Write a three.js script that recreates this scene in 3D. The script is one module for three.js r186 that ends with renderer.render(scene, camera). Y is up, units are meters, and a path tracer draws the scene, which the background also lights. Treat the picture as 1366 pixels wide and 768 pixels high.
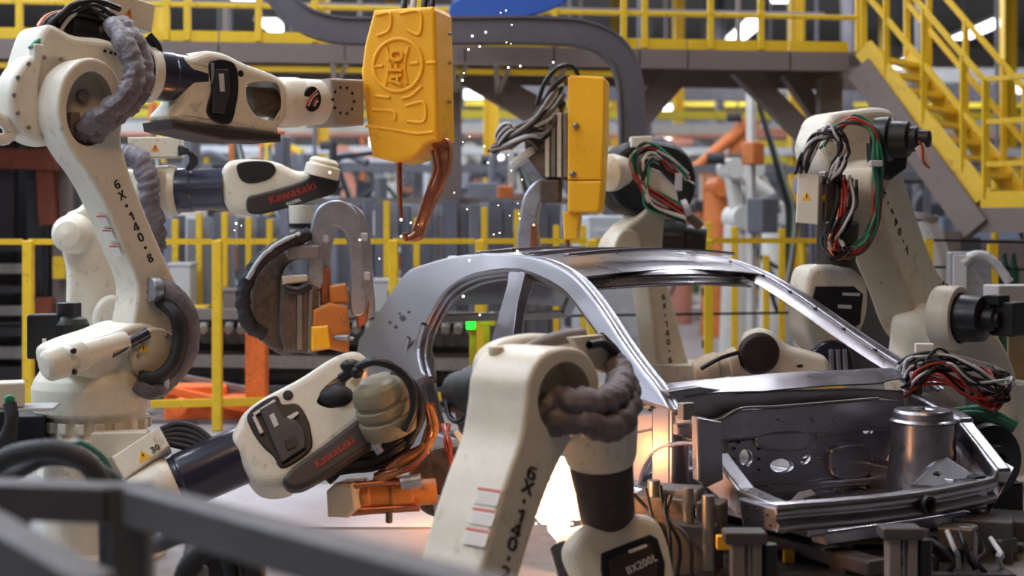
import * as THREE from 'three';
import { mergeGeometries } from 'three/addons/utils/BufferGeometryUtils.js';
import { RoundedBoxGeometry } from 'three/addons/geometries/RoundedBoxGeometry.js';
import { TextGeometry } from 'three/addons/geometries/TextGeometry.js';
import { FontLoader } from 'three/addons/loaders/FontLoader.js';
import { RectAreaLightUniformsLib } from 'three/addons/lights/RectAreaLightUniformsLib.js';
RectAreaLightUniformsLib.init();

// ---------------------------------------------------------------- camera, lights, exposure
const W = 1366, HT = 768, F = 1876, CX = 683, CY = 310, EYE = 1.55;   // pixels; horizon row CY, eye height in metres
const scene = new THREE.Scene();
scene.background = new THREE.Color(0x0b0c0e);
const camera = new THREE.PerspectiveCamera(2 * Math.atan(HT / 2 / F) * 180 / Math.PI, W / HT, 0.1, 200);
camera.position.set(0, EYE, 0);
camera.lookAt(0, EYE, -1);
camera.setViewOffset(W, HT, 0, HT / 2 - CY, W, HT);
camera.focus = 7.3;
camera.userData.fStop = 1.2;
camera.updateProjectionMatrix();
const renderer = new THREE.WebGLRenderer({ antialias: true });
renderer.toneMapping = THREE.LinearToneMapping;
renderer.toneMappingExposure = 1.0;
renderer.shadowMap.enabled = true;

// hall lamps: [x, y, z, width, length, colour, intensity]; each is a fitting (built below) with an area light under it
const COOL = 0xe2efff, NEUT = 0xf6f7ff, WARM = 0xffcb98;
const LAMPS = [];
for (const z of [-3.5, -8.5, -13.5, -19]) for (const x of [-9.5, -5.5]) LAMPS.push([x, 7.6, z, 0.5, 3.2, COOL, 54]);
for (const z of [-13, -19, -25]) for (const x of [-14, -18.5]) LAMPS.push([x, 7.6, z, 0.5, 3.2, COOL, 54]);
for (const [x, z] of [[-1, -8.5], [-1, -13.5], [3.5, -13.5], [-1, -19], [3.5, -19], [7, -11.5]]) LAMPS.push([x, 7.6, z, 0.5, 3.2, NEUT, 30]);
for (const [x, z] of [[0.6, -3.2], [-0.8, -0.5]]) LAMPS.push([x, 7.2, z, 0.5, 3.2, WARM, 14]);
for (const z of [-28, -35, -42, -50]) for (const x of [-13, -7, 0, 7, 14]) LAMPS.push([x, 7.6, z, 0.6, 4, NEUT, 42]);

// ---------------------------------------------------------------- helpers
const V = (x, y, z) => new THREE.Vector3(x, y, z);
const Y = V(0, 1, 0), CAM = V(0, EYE, 0);
let seed = 7;
const rnd = () => { seed = (seed * 1664525 + 1013904223) >>> 0; return seed / 4294967296; };
const rr = (a, b) => a + (b - a) * rnd();
const P = (px, py, d) => V((px - CX) * d / F, EYE - (py - CY) * d / F, -d);
const onFloor = (px, py) => P(px, py, F * EYE / (py - CY));
function hit(px, py, pt, n) {                       // where the sight line of a pixel meets a plane of the scene
  const dir = V((px - CX) / F, -(py - CY) / F, -1);
  return dir.multiplyScalar(pt.clone().sub(CAM).dot(n) / dir.dot(n)).add(CAM);
}
function frame(n, up = Y) {
  const nn = n.clone().normalize(), u = up.clone().cross(nn).normalize(), v = nn.clone().cross(u);
  return { u, v, n: nn };
}
const turn = deg => V(Math.sin(deg * Math.PI / 180), 0, Math.cos(deg * Math.PI / 180));   // horizontal direction, 0 = towards the camera, + to the right
function prep(g) {
  if (g.index) g = g.toNonIndexed();
  for (const k of Object.keys(g.attributes)) if (!['position', 'normal'].includes(k)) g.deleteAttribute(k);
  if (!g.attributes.normal) g.computeVertexNormals();
  g.morphAttributes = {};
  return g;
}
function boxUV(g) {
  const p = g.attributes.position, n = g.attributes.normal, uv = new Float32Array(p.count * 2);
  for (let i = 0; i < p.count; i += 3) {
    let ax = 0, ay = 0, az = 0;
    for (let k = 0; k < 3; k++) { ax += Math.abs(n.getX(i + k)); ay += Math.abs(n.getY(i + k)); az += Math.abs(n.getZ(i + k)); }
    for (let k = 0; k < 3 && i + k < p.count; k++) {
      const x = p.getX(i + k), y = p.getY(i + k), z = p.getZ(i + k), j = (i + k) * 2;
      if (ay >= ax && ay >= az) { uv[j] = x; uv[j + 1] = z; } else if (ax >= az) { uv[j] = z; uv[j + 1] = y; } else { uv[j] = x; uv[j + 1] = y; }
    }
  }
  g.setAttribute('uv', new THREE.BufferAttribute(uv, 2));
}
const M = (...gs) => { gs = gs.flat().filter(Boolean).map(prep); return gs.length > 1 ? mergeGeometries(gs) : gs[0]; };
const taken = {}, origin = new WeakMap();
function numbered(name) { const k = taken[name] = (taken[name] ?? -1) + 1; return k ? `${name}_${String(k).padStart(3, '0')}` : name; }
function thing(name, label, category, at = V(0, 0, 0), group) {
  const o = new THREE.Group(); o.name = numbered(name); o.position.copy(at); origin.set(o, at.clone());
  o.userData = { label, category }; if (group) o.userData.group = group;
  scene.add(o); return o;
}
function part(parent, name, geo, mat, label) {       // geometry in scene coordinates, as one named mesh under its thing
  const g = M(geo); boxUV(g);
  const o = origin.get(parent); g.translate(-o.x, -o.y, -o.z);
  const m = new THREE.Mesh(g, mat); m.name = name; m.castShadow = m.receiveShadow = true;
  if (label) m.userData.label = label;
  origin.set(m, o); parent.add(m); return m;
}
function solo(name, geo, mat, label, category, group) { // a thing that is one mesh
  const g = M(geo); boxUV(g); g.computeBoundingBox(); const b = g.boundingBox, c = V((b.min.x + b.max.x) / 2, b.min.y, (b.min.z + b.max.z) / 2);
  g.translate(-c.x, -c.y, -c.z);
  const m = new THREE.Mesh(g, mat); m.name = numbered(name); m.position.copy(c); m.castShadow = m.receiveShadow = true;
  m.userData = { label, category }; if (group) m.userData.group = group;
  origin.set(m, c); scene.add(m); return m;
}
function struct(name, geo, mat) {
  const g = M(geo); boxUV(g); const m = new THREE.Mesh(g, mat); m.name = numbered(name); m.castShadow = m.receiveShadow = true;
  m.userData = { kind: 'structure' }; origin.set(m, V(0, 0, 0)); scene.add(m); return m;
}
function copy(o, at, label, rotY = 0, s = 1) {
  const c = o.clone(); c.name = numbered(o.name.replace(/_\d+$/, '')); c.position.copy(at); c.rotation.y = rotY; c.scale.setScalar(s);
  c.userData = { ...o.userData }; if (label) c.userData.label = label; scene.add(c); return c;
}
const place = (g, b, at) => g.applyMatrix4(new THREE.Matrix4().makeBasis(b.u, b.v, b.n).setPosition(at));
const box = (x0, x1, y0, y1, z0, z1) => new THREE.BoxGeometry(Math.abs(x1 - x0), Math.abs(y1 - y0), Math.abs(z1 - z0)).translate((x0 + x1) / 2, (y0 + y1) / 2, (z0 + z1) / 2);
const rbox = (c, sx, sy, sz, b = frame(V(0, 0, 1)), r = 0.01) => place(new RoundedBoxGeometry(sx, sy, sz, 2, Math.min(r, sx / 2.1, sy / 2.1, sz / 2.1)), b, c);
function bar(a, b, w, h, r = 0, up = Y) {             // w across, h along up
  const d = b.clone().sub(a), L = d.length(); d.normalize();
  let u = up.clone().cross(d); if (u.lengthSq() < 1e-4) u = V(1, 0, 0).cross(d).lengthSq() > 1e-4 ? V(1, 0, 0) : V(0, 0, 1);
  u.addScaledVector(d, -u.dot(d)).normalize(); const v = d.clone().cross(u);
  const g = r ? new RoundedBoxGeometry(w, h, L, 2, Math.min(r, w / 2.1, h / 2.1)) : new THREE.BoxGeometry(w, h, L);
  return place(g, { u, v, n: d }, a.clone().add(b).multiplyScalar(0.5));
}
function lathe(a, b, prof, seg = 28) {                // prof: [metres along a>b, radius]
  const d = b.clone().sub(a).normalize();
  const pts = prof.map(([t, r]) => new THREE.Vector2(Math.max(r, 1e-4), t));
  const g = new THREE.LatheGeometry(sharp(pts), seg); 
  return g.applyQuaternion(new THREE.Quaternion().setFromUnitVectors(Y, d)).translate(a.x, a.y, a.z);
}
function sharp(pts) {                                  // doubled points keep the corners of a turned profile crisp
  const o = []; const c = 0.0035;
  pts.forEach((p, i) => {
    if (i === 0 || i === pts.length - 1) { o.push(p); return; }
    const a = pts[i - 1], b = pts[i + 1], la = p.distanceTo(a), lb = p.distanceTo(b);
    o.push(p.clone().lerp(a, Math.min(0.3, c / la)), p.clone().lerp(b, Math.min(0.3, c / lb)));
  });
  return o;
}
const cyl = (a, b, r, r2 = r, seg = 24) => { const L = a.distanceTo(b); return lathe(a, b, [[0, 0], [0, r], [L, r2], [L, 0]], seg); };
const cylAt = (c, n, len, r, seg = 24, r2 = r) => { const nn = n.clone().normalize(); return cyl(c.clone().addScaledVector(nn, -len / 2), c.clone().addScaledVector(nn, len / 2), r, r2, seg); };
const ball = (c, r, sx = 1, sy = 1, sz = 1, seg = 20) => new THREE.SphereGeometry(r, seg, Math.round(seg * 0.7)).scale(sx, sy, sz).translate(c.x, c.y, c.z);
function hash(i, j = 0) { const s = Math.sin(i * 127.1 + j * 311.7) * 43758.5453; return s - Math.floor(s); }
function vnoise(x, y) { const i = Math.floor(x), j = Math.floor(y), f = x - i, g = y - j, s = f * f * (3 - 2 * f), t = g * g * (3 - 2 * g);
  return (hash(i, j) * (1 - s) + hash(i + 1, j) * s) * (1 - t) + (hash(i, j + 1) * (1 - s) + hash(i + 1, j + 1) * s) * t; }
function hose(pts, r, o = {}) {                        // a hose or cable along points; wr = creases of a fabric sleeve, rib = corrugation
  const c = new THREE.CatmullRomCurve3(pts, !!o.closed, 'centripetal'), L = c.getLength(), seg = o.seg ?? Math.max(10, Math.min(160, Math.round(L / (o.rib || o.wr ? 0.012 : 0.03)))), rad = o.rad ?? (r > 0.03 ? 12 : 7);
  const g = new THREE.TubeGeometry(c, seg, r, rad, !!o.closed), p = g.attributes.position;
  if (o.wr || o.rib || o.taper) {
    const k0 = rnd() * 50;
    for (let i = 0; i <= seg; i++) { const q = c.getPointAt(i / seg); for (let j = 0; j <= rad; j++) {
      const k = i * (rad + 1) + j, a = (j % rad) / rad * 6.283; let s = 1;
      if (o.wr) s += o.wr * ((vnoise(i * 0.42 + k0 + Math.sin(a) * 0.9, Math.cos(a) * 1.3 + k0) - 0.5) * 1.5 + (vnoise(i * 1.1 + k0 + Math.sin(a + k0) * 2.2, Math.cos(a) * 2.6 + 9) - 0.5) * 1.1);
      if (o.rib) s += o.rib * (i % 2 ? 1 : -1);
      if (o.taper) s *= 1 + (o.taper - 1) * i / seg;
      p.setXYZ(k, q.x + (p.getX(k) - q.x) * s, q.y + (p.getY(k) - q.y) * s, q.z + (p.getZ(k) - q.z) * s);
    } }
    g.computeVertexNormals();
  }
  return g;
}
const hoseP = (list, r, o) => { const j = o?.jit ?? 0; return hose(list.map(a => P(a[0] + rr(-j, j), a[1] + rr(-j, j), a[2] + rr(-j, j) * 0.006)), r, o); };
function outline(pxs, pt, n, smooth) {                 // photo outline laid on a plane of the thing, in metres
  const b = frame(n); let q = pxs.map(([x, y]) => { const w = hit(x, y, pt, b.n).sub(pt); return V(w.dot(b.u), w.dot(b.v), 0); });
  if (smooth) q = new THREE.CatmullRomCurve3(q, true, 'centripetal').getPoints(pxs.length * smooth).slice(0, -1);
  return { q: q.map(a => new THREE.Vector2(a.x, a.y)), b };
}
function traced(pxs, pt, n, depth, o = {}) {           // extruded body with that outline: front face on the plane, thickness behind it
  const { q, b } = outline(pxs, pt, n, (o.smooth ?? 0) * 3);
  const s = new THREE.Shape(q);
  for (const h of o.holes ?? []) s.holes.push(new THREE.Path(outline(h, pt, n, o.hsmooth ?? 8).q));
  const bev = o.bevel ?? 0.01;
  const g = new THREE.ExtrudeGeometry(s, { depth: Math.max(depth - 2 * bev, 0.0005), bevelEnabled: bev > 0, bevelThickness: bev, bevelSize: bev, bevelOffset: -bev, bevelSegments: o.bs ?? 3, curveSegments: 10 });
  g.translate(0, 0, -(depth - bev));
  return place(g, b, pt);
}
const ell = (cx, cy, rx, ry, rot = 0, k = 16) => Array.from({ length: k }, (_, i) => { const a = i / k * 6.2832, x = Math.cos(a) * rx, y = Math.sin(a) * ry, c = Math.cos(rot), s = Math.sin(rot); return [cx + x * c - y * s, cy + x * s + y * c]; });
const font = await new FontLoader().loadAsync('fonts/droid/droid_sans_bold.typeface.json');
function text(str, at, right, up, size, depth = 0.003, wide = 1) {
  const g = new TextGeometry(str, { font, size, depth, curveSegments: 4, bevelEnabled: false });
  g.computeBoundingBox(); const bb = g.boundingBox; g.translate(-(bb.min.x + bb.max.x) / 2, -(bb.min.y + bb.max.y) / 2, 0).scale(wide, 1, 1);
  const u = right.clone().normalize(), n = u.clone().cross(up).normalize(), v = n.clone().cross(u);
  return place(g, { u, v, n }, at);
}
function stacked(str, p0, p1, pt, n, size, wide = 1) {           // characters stacked down an arm from pixel p0 to pixel p1
  const b = frame(n), A = hit(...p0, pt, b.n), B = hit(...p1, pt, b.n), up = A.clone().sub(B).normalize(), right = up.clone().cross(b.n).normalize();
  return [...str].map((c, i) => text(c, A.clone().lerp(B, i / (str.length - 1)).addScaledVector(b.n, 0.0005), right, up, c === '·' ? size * 1.6 : size, 0.002, c === '·' ? 1 : wide));
}

// ---------------------------------------------------------------- materials
function noiseTex(size, metres, fn) {                 // square tile computed from layered tileable noise
  const N = size, data = new Uint8Array(N * N * 4);
  const lay = [4, 8, 16, 32, 64, 128].map((c, k) => ({ c, k }));
  const tn = (x, y, c, k) => { const i = Math.floor(x * c), j = Math.floor(y * c), f = x * c - i, g = y * c - j, s = f * f * (3 - 2 * f), t = g * g * (3 - 2 * g), h = (a, b) => hash((a % c) + k * 57, (b % c) + k * 91);
    return (h(i, j) * (1 - s) + h(i + 1, j) * s) * (1 - t) + (h(i, j + 1) * (1 - s) + h(i + 1, j + 1) * s) * t; };
  for (let y = 0; y < N; y++) for (let x = 0; x < N; x++) {
    const o = fn(lay.map(l => tn(x / N, y / N, l.c, l.k)), x / N, y / N), i = (y * N + x) * 4;
    data[i] = o[0]; data[i + 1] = o[1]; data[i + 2] = o[2]; data[i + 3] = 255;
  }
  const t = new THREE.DataTexture(data, N, N); t.wrapS = t.wrapT = THREE.RepeatWrapping; t.repeat.set(1 / metres, 1 / metres);
  t.magFilter = THREE.LinearFilter; t.minFilter = THREE.LinearMipmapLinearFilter; t.generateMipmaps = true; t.needsUpdate = true; return t;
}
const clamp = v => Math.max(0, Math.min(255, v));
function surf(rgb, o = {}) {                          // painted or bare surface with grain, blotches and grime spots of its own
  const amp = o.amp ?? 0.08, dirt = o.dirt ?? 0, dc = o.dirtColor ?? [70, 60, 48], th = o.th ?? 0.66;
  const t = noiseTex(o.size ?? 128, o.metres ?? 0.8, n => {
    const m = 1 + amp * ((n[0] + n[1] + n[2] + n[4] + n[5]) / 5 - 0.5) * 2.4;
    const g = dirt * Math.max(0, Math.min(1, (n[1] * 0.45 + n[3] * 0.35 + n[5] * 0.2 - th) * 9));
    return rgb.map((c, i) => clamp((c * m) * (1 - g) + dc[i] * g));
  });
  t.colorSpace = THREE.SRGBColorSpace;
  const rough = o.rough ?? 0.5, rt = noiseTex(64, o.rmetres ?? 0.5, n => { const r = clamp(255 * (rough + (o.ramp ?? 0.12) * ((n[0] + n[2] + n[3]) / 3 - 0.5) * 2)); return [r, r, r]; });
  const p = { map: t, roughness: 1, roughnessMap: rt, metalness: o.metal ?? 0 };
  if (o.bump) { p.bumpMap = noiseTex(64, o.bmetres ?? 0.06, n => { const c = clamp(255 * (n[2] + n[3] + n[4]) / 3); return [c, c, c]; }); p.bumpScale = o.bump; }
  return o.coat ? new THREE.MeshPhysicalMaterial({ ...p, clearcoat: o.coat, clearcoatRoughness: 0.15 }) : new THREE.MeshStandardMaterial(p);
}
const plain = (hex, rough = 0.5, metal = 0) => new THREE.MeshStandardMaterial({ color: hex, roughness: rough, metalness: metal });
const mat = {
  white: surf([218, 213, 196], { amp: 0.05, dirt: 0.35, rough: 0.42, dirtColor: [120, 108, 88], th: 0.68 }),
  tube: surf([40, 40, 58], { amp: 0.04, rough: 0.3, ramp: 0.02, coat: 0.6 }),
  black: surf([24, 24, 27], { amp: 0.15, rough: 0.42 }),
  panel: surf([52, 54, 62], { amp: 0.1, rough: 0.4 }),
  rubber: surf([30, 30, 33], { amp: 0.15, rough: 0.6 }),
  sleeve: surf([104, 97, 102], { amp: 0.25, rough: 0.55, bump: 0.004, bmetres: 0.3 }),
  belt: surf([52, 44, 42], { amp: 0.15, rough: 0.5 }),
  orange: surf([255, 188, 36], { amp: 0.04, dirt: 0.15, rough: 0.45, th: 0.7 }),
  gunorange: surf([196, 122, 54], { amp: 0.12, dirt: 0.5, rough: 0.5, th: 0.6 }),
  copper: surf([190, 124, 94], { amp: 0.2, rough: 0.38, metal: 1, dirt: 0.3, dirtColor: [90, 52, 40] }),
  steel: surf([172, 170, 176], { amp: 0.07, rough: 0.33, metal: 1, ramp: 0.1 }),
  khaki: surf([136, 126, 102], { amp: 0.1, rough: 0.45, dirt: 0.4 }),
  alu: surf([176, 180, 190], { amp: 0.1, rough: 0.42, metal: 0.8, dirt: 0.3, th: 0.66 }),
  zinc: surf([150, 146, 140], { amp: 0.15, rough: 0.4, metal: 0.9 }),
  grey: surf([128, 120, 116], { amp: 0.08, rough: 0.55, dirt: 0.3 }),
  brown: surf([122, 108, 104], { amp: 0.06, rough: 0.6, dirt: 0.25 }),
  yellow: surf([228, 188, 40], { amp: 0.06, dirt: 0.3, rough: 0.45, th: 0.68 }),
  rail: surf([74, 72, 74], { amp: 0.1, rough: 0.5, dirt: 0.5 }),
  weldgun: surf([112, 98, 88], { amp: 0.25, rough: 0.5, metal: 0.55, dirt: 0.6, th: 0.55 }),
  cream: surf([206, 194, 170], { amp: 0.06, rough: 0.45, dirt: 0.3, dirtColor: [150, 110, 70], th: 0.66 }),
  plank: surf([198, 168, 120], { amp: 0.12, rough: 0.65 }), flange: surf([172, 162, 156], { amp: 0.06, rough: 0.45, metal: 0.3 }),
  red: plain(0xa5342a, 0.45), green: plain(0x2f8a63, 0.45), dkgreen: plain(0x245a48, 0.5), ltgrey: plain(0xbfc0c2, 0.5), offwhite: plain(0xdcd8d0, 0.55),
  paper: plain(0xe6e2da, 0.8), ink: plain(0x17171a, 0.6), warn: plain(0xf0b71c, 0.5), warnorange: plain(0xe88a2a, 0.5), dimred: plain(0x9a2c22, 0.5), redprint: plain(0xc4402e, 0.5), blue: plain(0x2a58b0, 0.6),
};
function warning(parent, c, b, s, m = mat.warn) {      // triangular hazard label: c on the surface, b its frame
  const tri = (k, z, dz) => { const sh = new THREE.Shape([[-0.5 * k * s, -0.42 * k * s], [0.5 * k * s, -0.42 * k * s], [0, 0.46 * k * s]].map(a => new THREE.Vector2(...a))); return place(new THREE.ExtrudeGeometry(sh, { depth: dz, bevelEnabled: false }), b, c.clone().addScaledVector(b.n, z)); };
  const w = part(parent, 'warning_label', tri(1, 0.0005, 0.0012), m);
  const bolt = new THREE.Shape([[-0.02, 0.22], [0.06, 0.22], [0.02, 0.04], [0.09, 0.04], [-0.05, -0.3], [-0.01, -0.06], [-0.09, -0.06]].map(a => new THREE.Vector2(a[0] * s, a[1] * s)));
  part(w, 'symbol', place(new THREE.ExtrudeGeometry(bolt, { depth: 0.001, bevelEnabled: false }), b, c.clone().addScaledVector(b.n, 0.0018)), mat.ink);
}
const bolts = (c, n, r, k, br = 0.011, a0 = 0, a1 = 6.2832) => { const b = frame(n); return Array.from({ length: k }, (_, i) => { const a = a0 + (a1 - a0) * i / k; return cylAt(c.clone().addScaledVector(b.u, Math.cos(a) * r).addScaledVector(b.v, Math.sin(a) * r), n, 0.016, br, 8); }); };
// ---------------------------------------------------------------- the hall
const floorMat = surf([146, 143, 144], { amp: 0.07, dirt: 0.35, rough: 0.45, metres: 3, rmetres: 2, size: 256, dirtColor: [110, 104, 100], th: 0.62 });
const wallMat = surf([168, 166, 160], { amp: 0.08, rough: 0.8, metres: 4, dirt: 0.3 });
const ceilMat = surf([120, 120, 122], { amp: 0.08, rough: 0.9, metres: 4 });
const PIT = -0.95;                                     // floor of the line pit in front of the car, below the frame
struct('floor', M(box(-24, 24, -1.2, 0, -64, -6.15), box(-24, -0.75, -1.2, 0, -6.15, -3.6), box(6, 24, -1.2, 0, -6.15, -3.6), box(-24, 24, -1.2, 0, -3.6, 7), box(-0.75, 6, -1.2, PIT, -6.15, -3.6)), floorMat);
struct('ceiling', box(-24, 24, 10, 10.3, -64, 7), ceilMat);
struct('wall_back', box(-24, 24, 0, 10, -64.3, -64), wallMat);
struct('wall_left', box(-24.3, -24, 0, 10, -64, 7), wallMat);
struct('wall_right', box(24, 24.3, 0, 10, -64, 7), wallMat);
struct('wall_front', box(-24, 24, 0, 10, 7, 7.3), surf([96, 94, 92], { amp: 0.1, rough: 0.85, metres: 4 }));
// lamps
const lampBody = plain(0xb8bcc0, 0.5), lampGlow = c => new THREE.MeshStandardMaterial({ color: 0xffffff, emissive: c, emissiveIntensity: 5 });
const glowOf = {};
LAMPS.forEach(([x, y, z, w, l, col, I]) => {
  const t = thing('hall_lamp', col === WARM ? 'long warm white lamp hanging above the guard rail' : col === COOL ? 'long cool white lamp hanging above the left hand robots' : z < -22 ? 'long white lamp in the rows over the far hall' : 'long neutral white lamp hanging above the car line', 'lamp', V(x, y, z), col === WARM ? 'warm hall lamps' : col === COOL ? 'cool hall lamps' : z < -22 ? 'far hall lamps' : 'neutral hall lamps');
  part(t, 'housing', box(x - w / 2 - 0.03, x + w / 2 + 0.03, y + 0.02, y + 0.14, z - l / 2 - 0.03, z + l / 2 + 0.03), lampBody);
  for (const s of [-1, 1]) part(t, 'suspension_rod', cyl(V(x, y + 0.13, z + s * l * 0.4), V(x, 9.995, z + s * l * 0.4), 0.012, 0.012, 6), lampBody);
  part(t, 'diffuser', box(x - w / 2, x + w / 2, y, y + 0.03, z - l / 2, z + l / 2), glowOf[col] ??= lampGlow(col));
  const a = new THREE.RectAreaLight(col, I, w, l); a.position.set(0, -0.02, 0); a.rotation.x = -Math.PI / 2; t.add(a);
});

// ---------------------------------------------------------------- raised walkway with stair, behind the robots
const WH = 3.3;                                        // deck height
const wl = P(-70, 44, 12.6), wr = P(1150, 60, 13.65); wl.y = wr.y = WH;
const wd = wr.clone().sub(wl).normalize(), wb = Y.clone().cross(wd).negate().normalize(); if (wb.z > 0) wb.negate();   // along, away from the camera
const wAt = (px, h, back = 0) => { const n = wb; const p = hit(px, CY - 200, wl.clone().addScaledVector(wb, back), n); p.y = h; return p; };
const wk = thing('raised_walkway', 'raised steel walkway with yellow handrails crossing behind the robots', 'walkway', V(wl.x, 0, wl.z));
part(wk, 'deck', bar(wAt(-420, WH - 0.02, 0.6), wAt(1150, WH - 0.02, 0.6), 1.2, 0.04), mat.grey);
const secs = [-420, -300, -190, -70, 62, 180, 292, 460, 620, 738, 852, 916, 1052, 1132];
for (let i = 0; i < secs.length - 1; i++) {
  part(wk, 'toe_board', bar(wAt(secs[i] + 1, WH + 0.045), wAt(secs[i + 1] - 1, WH + 0.045), 0.02, 0.1), mat.yellow);
  part(wk, 'edge_beam', bar(wAt(secs[i] + 1, WH - 0.1), wAt(secs[i + 1] - 1, WH - 0.1), 0.1, 0.18), mat.brown);
}
for (const [a, b] of [[-420, 852]]) part(wk, 'lower_flange', bar(wAt(a, WH - 0.24, 0.05), wAt(b, WH - 0.24, 0.05), 0.12, 0.05), mat.yellow);
part(wk, 'rear_beam', bar(wAt(-420, WH - 0.12, 1.2), wAt(1150, WH - 0.12, 1.2), 0.1, 0.24), mat.brown);
for (const h of [0.33, 0.7, 1.05]) part(wk, 'handrail', bar(wAt(-420, WH + h), wAt(1146, WH + h), 0.045, 0.045, 0.01), mat.yellow);
for (const h of [0.55, 1.05]) part(wk, 'handrail', bar(wAt(-420, WH + h, 1.2), wAt(1100, WH + h, 1.2), 0.04, 0.04, 0.01), mat.grey);
for (const x of [-410, -320, -230, -130, -30, 26, 92, 165, 222, 250, 345, 420, 560, 640, 740, 832, 860, 948, 1015, 1145]) part(wk, 'post', bar(wAt(x, WH), wAt(x, WH + 1.07), 0.06, 0.06, 0.01), mat.yellow);
for (const x of [130, 300, 480, 720, 985]) part(wk, 'post', bar(wAt(x, WH, 1.2), wAt(x, WH + 1.07, 1.2), 0.05, 0.05, 0.01), mat.grey);
for (const x of [-380, -40, 600, 1106]) { part(wk, 'column', bar(wAt(x, 0, 0.55), wAt(x, WH - 0.2, 0.55), 0.22, 0.22), mat.brown); }
const brace = (x0, y0, x1, y1, back, w, m = mat.brown) => { const o = wl.clone().addScaledVector(wb, back); part(wk, 'brace', bar(hit(x0, y0, o, wb), hit(x1, y1, o, wb), 0.16, w, 0, wb.clone().cross(wd)), m); };
brace(985, 90, 1100, 205, 0.4, 0.2); brace(915, 85, 836, 175, 0.4, 0.24); brace(610, 88, 735, 160, 0.4, 0.26); brace(1050, 95, 1098, 165, 1.0, 0.16); brace(480, 90, 560, 170, 1.1, 0.2);
// brackets under the deck carry the cable tray
for (const x of [450, 610, 668, 742]) part(wk, 'bracket', M(bar(wAt(x - 7, WH - 0.2, -0.25), wAt(x + 14, WH - 0.2, -0.25), 0.05, 0.03), bar(wAt(x - 6, WH - 0.2, -0.25), wAt(x - 4, WH - 0.46, -0.25), 0.03, 0.05), bar(wAt(x + 13, WH - 0.2, -0.25), wAt(x - 3, WH - 0.46, -0.25), 0.03, 0.04), bar(wAt(x, WH - 0.2, -0.27), wAt(x, WH - 0.2, 0), 0.04, 0.03)), mat.zinc);
// stair down to a landing on the right
const st = thing('steel_stair', 'yellow steel stair with handrails going down to the right from the walkway', 'stairs', V(3.5, 0, -12.5));
const s0 = P(1152, 64, 13.55), s1 = P(1312, 264, 12.6), sv = V(0.62, 0, -0.72);
const sdir = s1.clone().sub(s0), off = (p, k) => p.clone().addScaledVector(sv, k), sn = sdir.clone().normalize(), snv = sn.clone().cross(sv.clone().normalize()).normalize();
for (const k of [0, 1]) {
  part(st, 'stringer', bar(off(s0, k), off(s1, k), 0.05, 0.2, 0, snv), mat.yellow);
  part(st, 'post', bar(off(s0, k), off(s0, k).add(V(0, 1.06, 0)), 0.055, 0.055), mat.yellow);
  for (const t of [0.2, 0.52, 0.84]) { const q = off(s0.clone().lerp(s1, t), k); part(st, 'post', bar(q, q.clone().add(V(0, 1.06, 0)), 0.05, 0.05), mat.yellow); }
  for (const h of [0.55, 1.06]) part(st, 'handrail', bar(off(s0, k).add(V(0, h, 0)), off(s1, k).add(V(0, h, 0)), 0.045, 0.045), mat.yellow);
}
for (let i = 0; i < 9; i++) { const q = s0.clone().lerp(s1, (i + 0.6) / 9); part(st, 'tread', bar(off(q, 0.03), off(q, 0.97), 0.15, 0.04), mat.yellow); }
part(st, 'support_beam', bar(s0.clone().add(V(-0.02, -0.2, 0)), s1.clone().add(V(-0.05, -0.28, 0)), 0.14, 0.26, 0, snv), mat.brown);
const lz = V(sdir.x, 0, sdir.z).normalize(), land = (a, b, h) => s1.clone().add(lz.clone().multiplyScalar(a)).addScaledVector(sv, b).setY(s1.y + h);
part(st, 'landing', M(bar(land(0, 0.5, -0.02), land(1.6, 0.5, -0.02), 0.95, 0.05)), mat.grey);
part(st, 'landing_edge', bar(land(-0.02, 0, -0.02), land(1.6, 0, -0.02), 0.05, 0.15), mat.yellow);
part(st, 'landing_beam', bar(land(-0.2, 0.02, -0.2), land(1.6, 0.02, -0.2), 0.14, 0.22), mat.brown);
for (const a of [0.02, 1.0]) { part(st, 'post', bar(land(a, 0, 0), land(a, 0, 1.06), 0.055, 0.055), mat.yellow); part(st, 'post', bar(land(a, 1, 0), land(a, 1, 1.06), 0.055, 0.055), mat.yellow); }
for (const h of [0.3, 0.68, 1.06]) part(st, 'handrail', bar(land(0, 0, h), land(1.6, 0, h), 0.045, 0.045), mat.yellow);
const lc = P(1266, 300, 12.7); part(st, 'column', bar(V(lc.x, 0, lc.z), V(lc.x, s1.y - 0.3, lc.z), 0.16, 0.16), mat.brown);
{ const q = land(1.5, 0, 0); part(st, 'column', bar(V(q.x, 0, q.z), V(q.x, s1.y - 0.3, q.z), 0.16, 0.16), mat.brown); }
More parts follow.
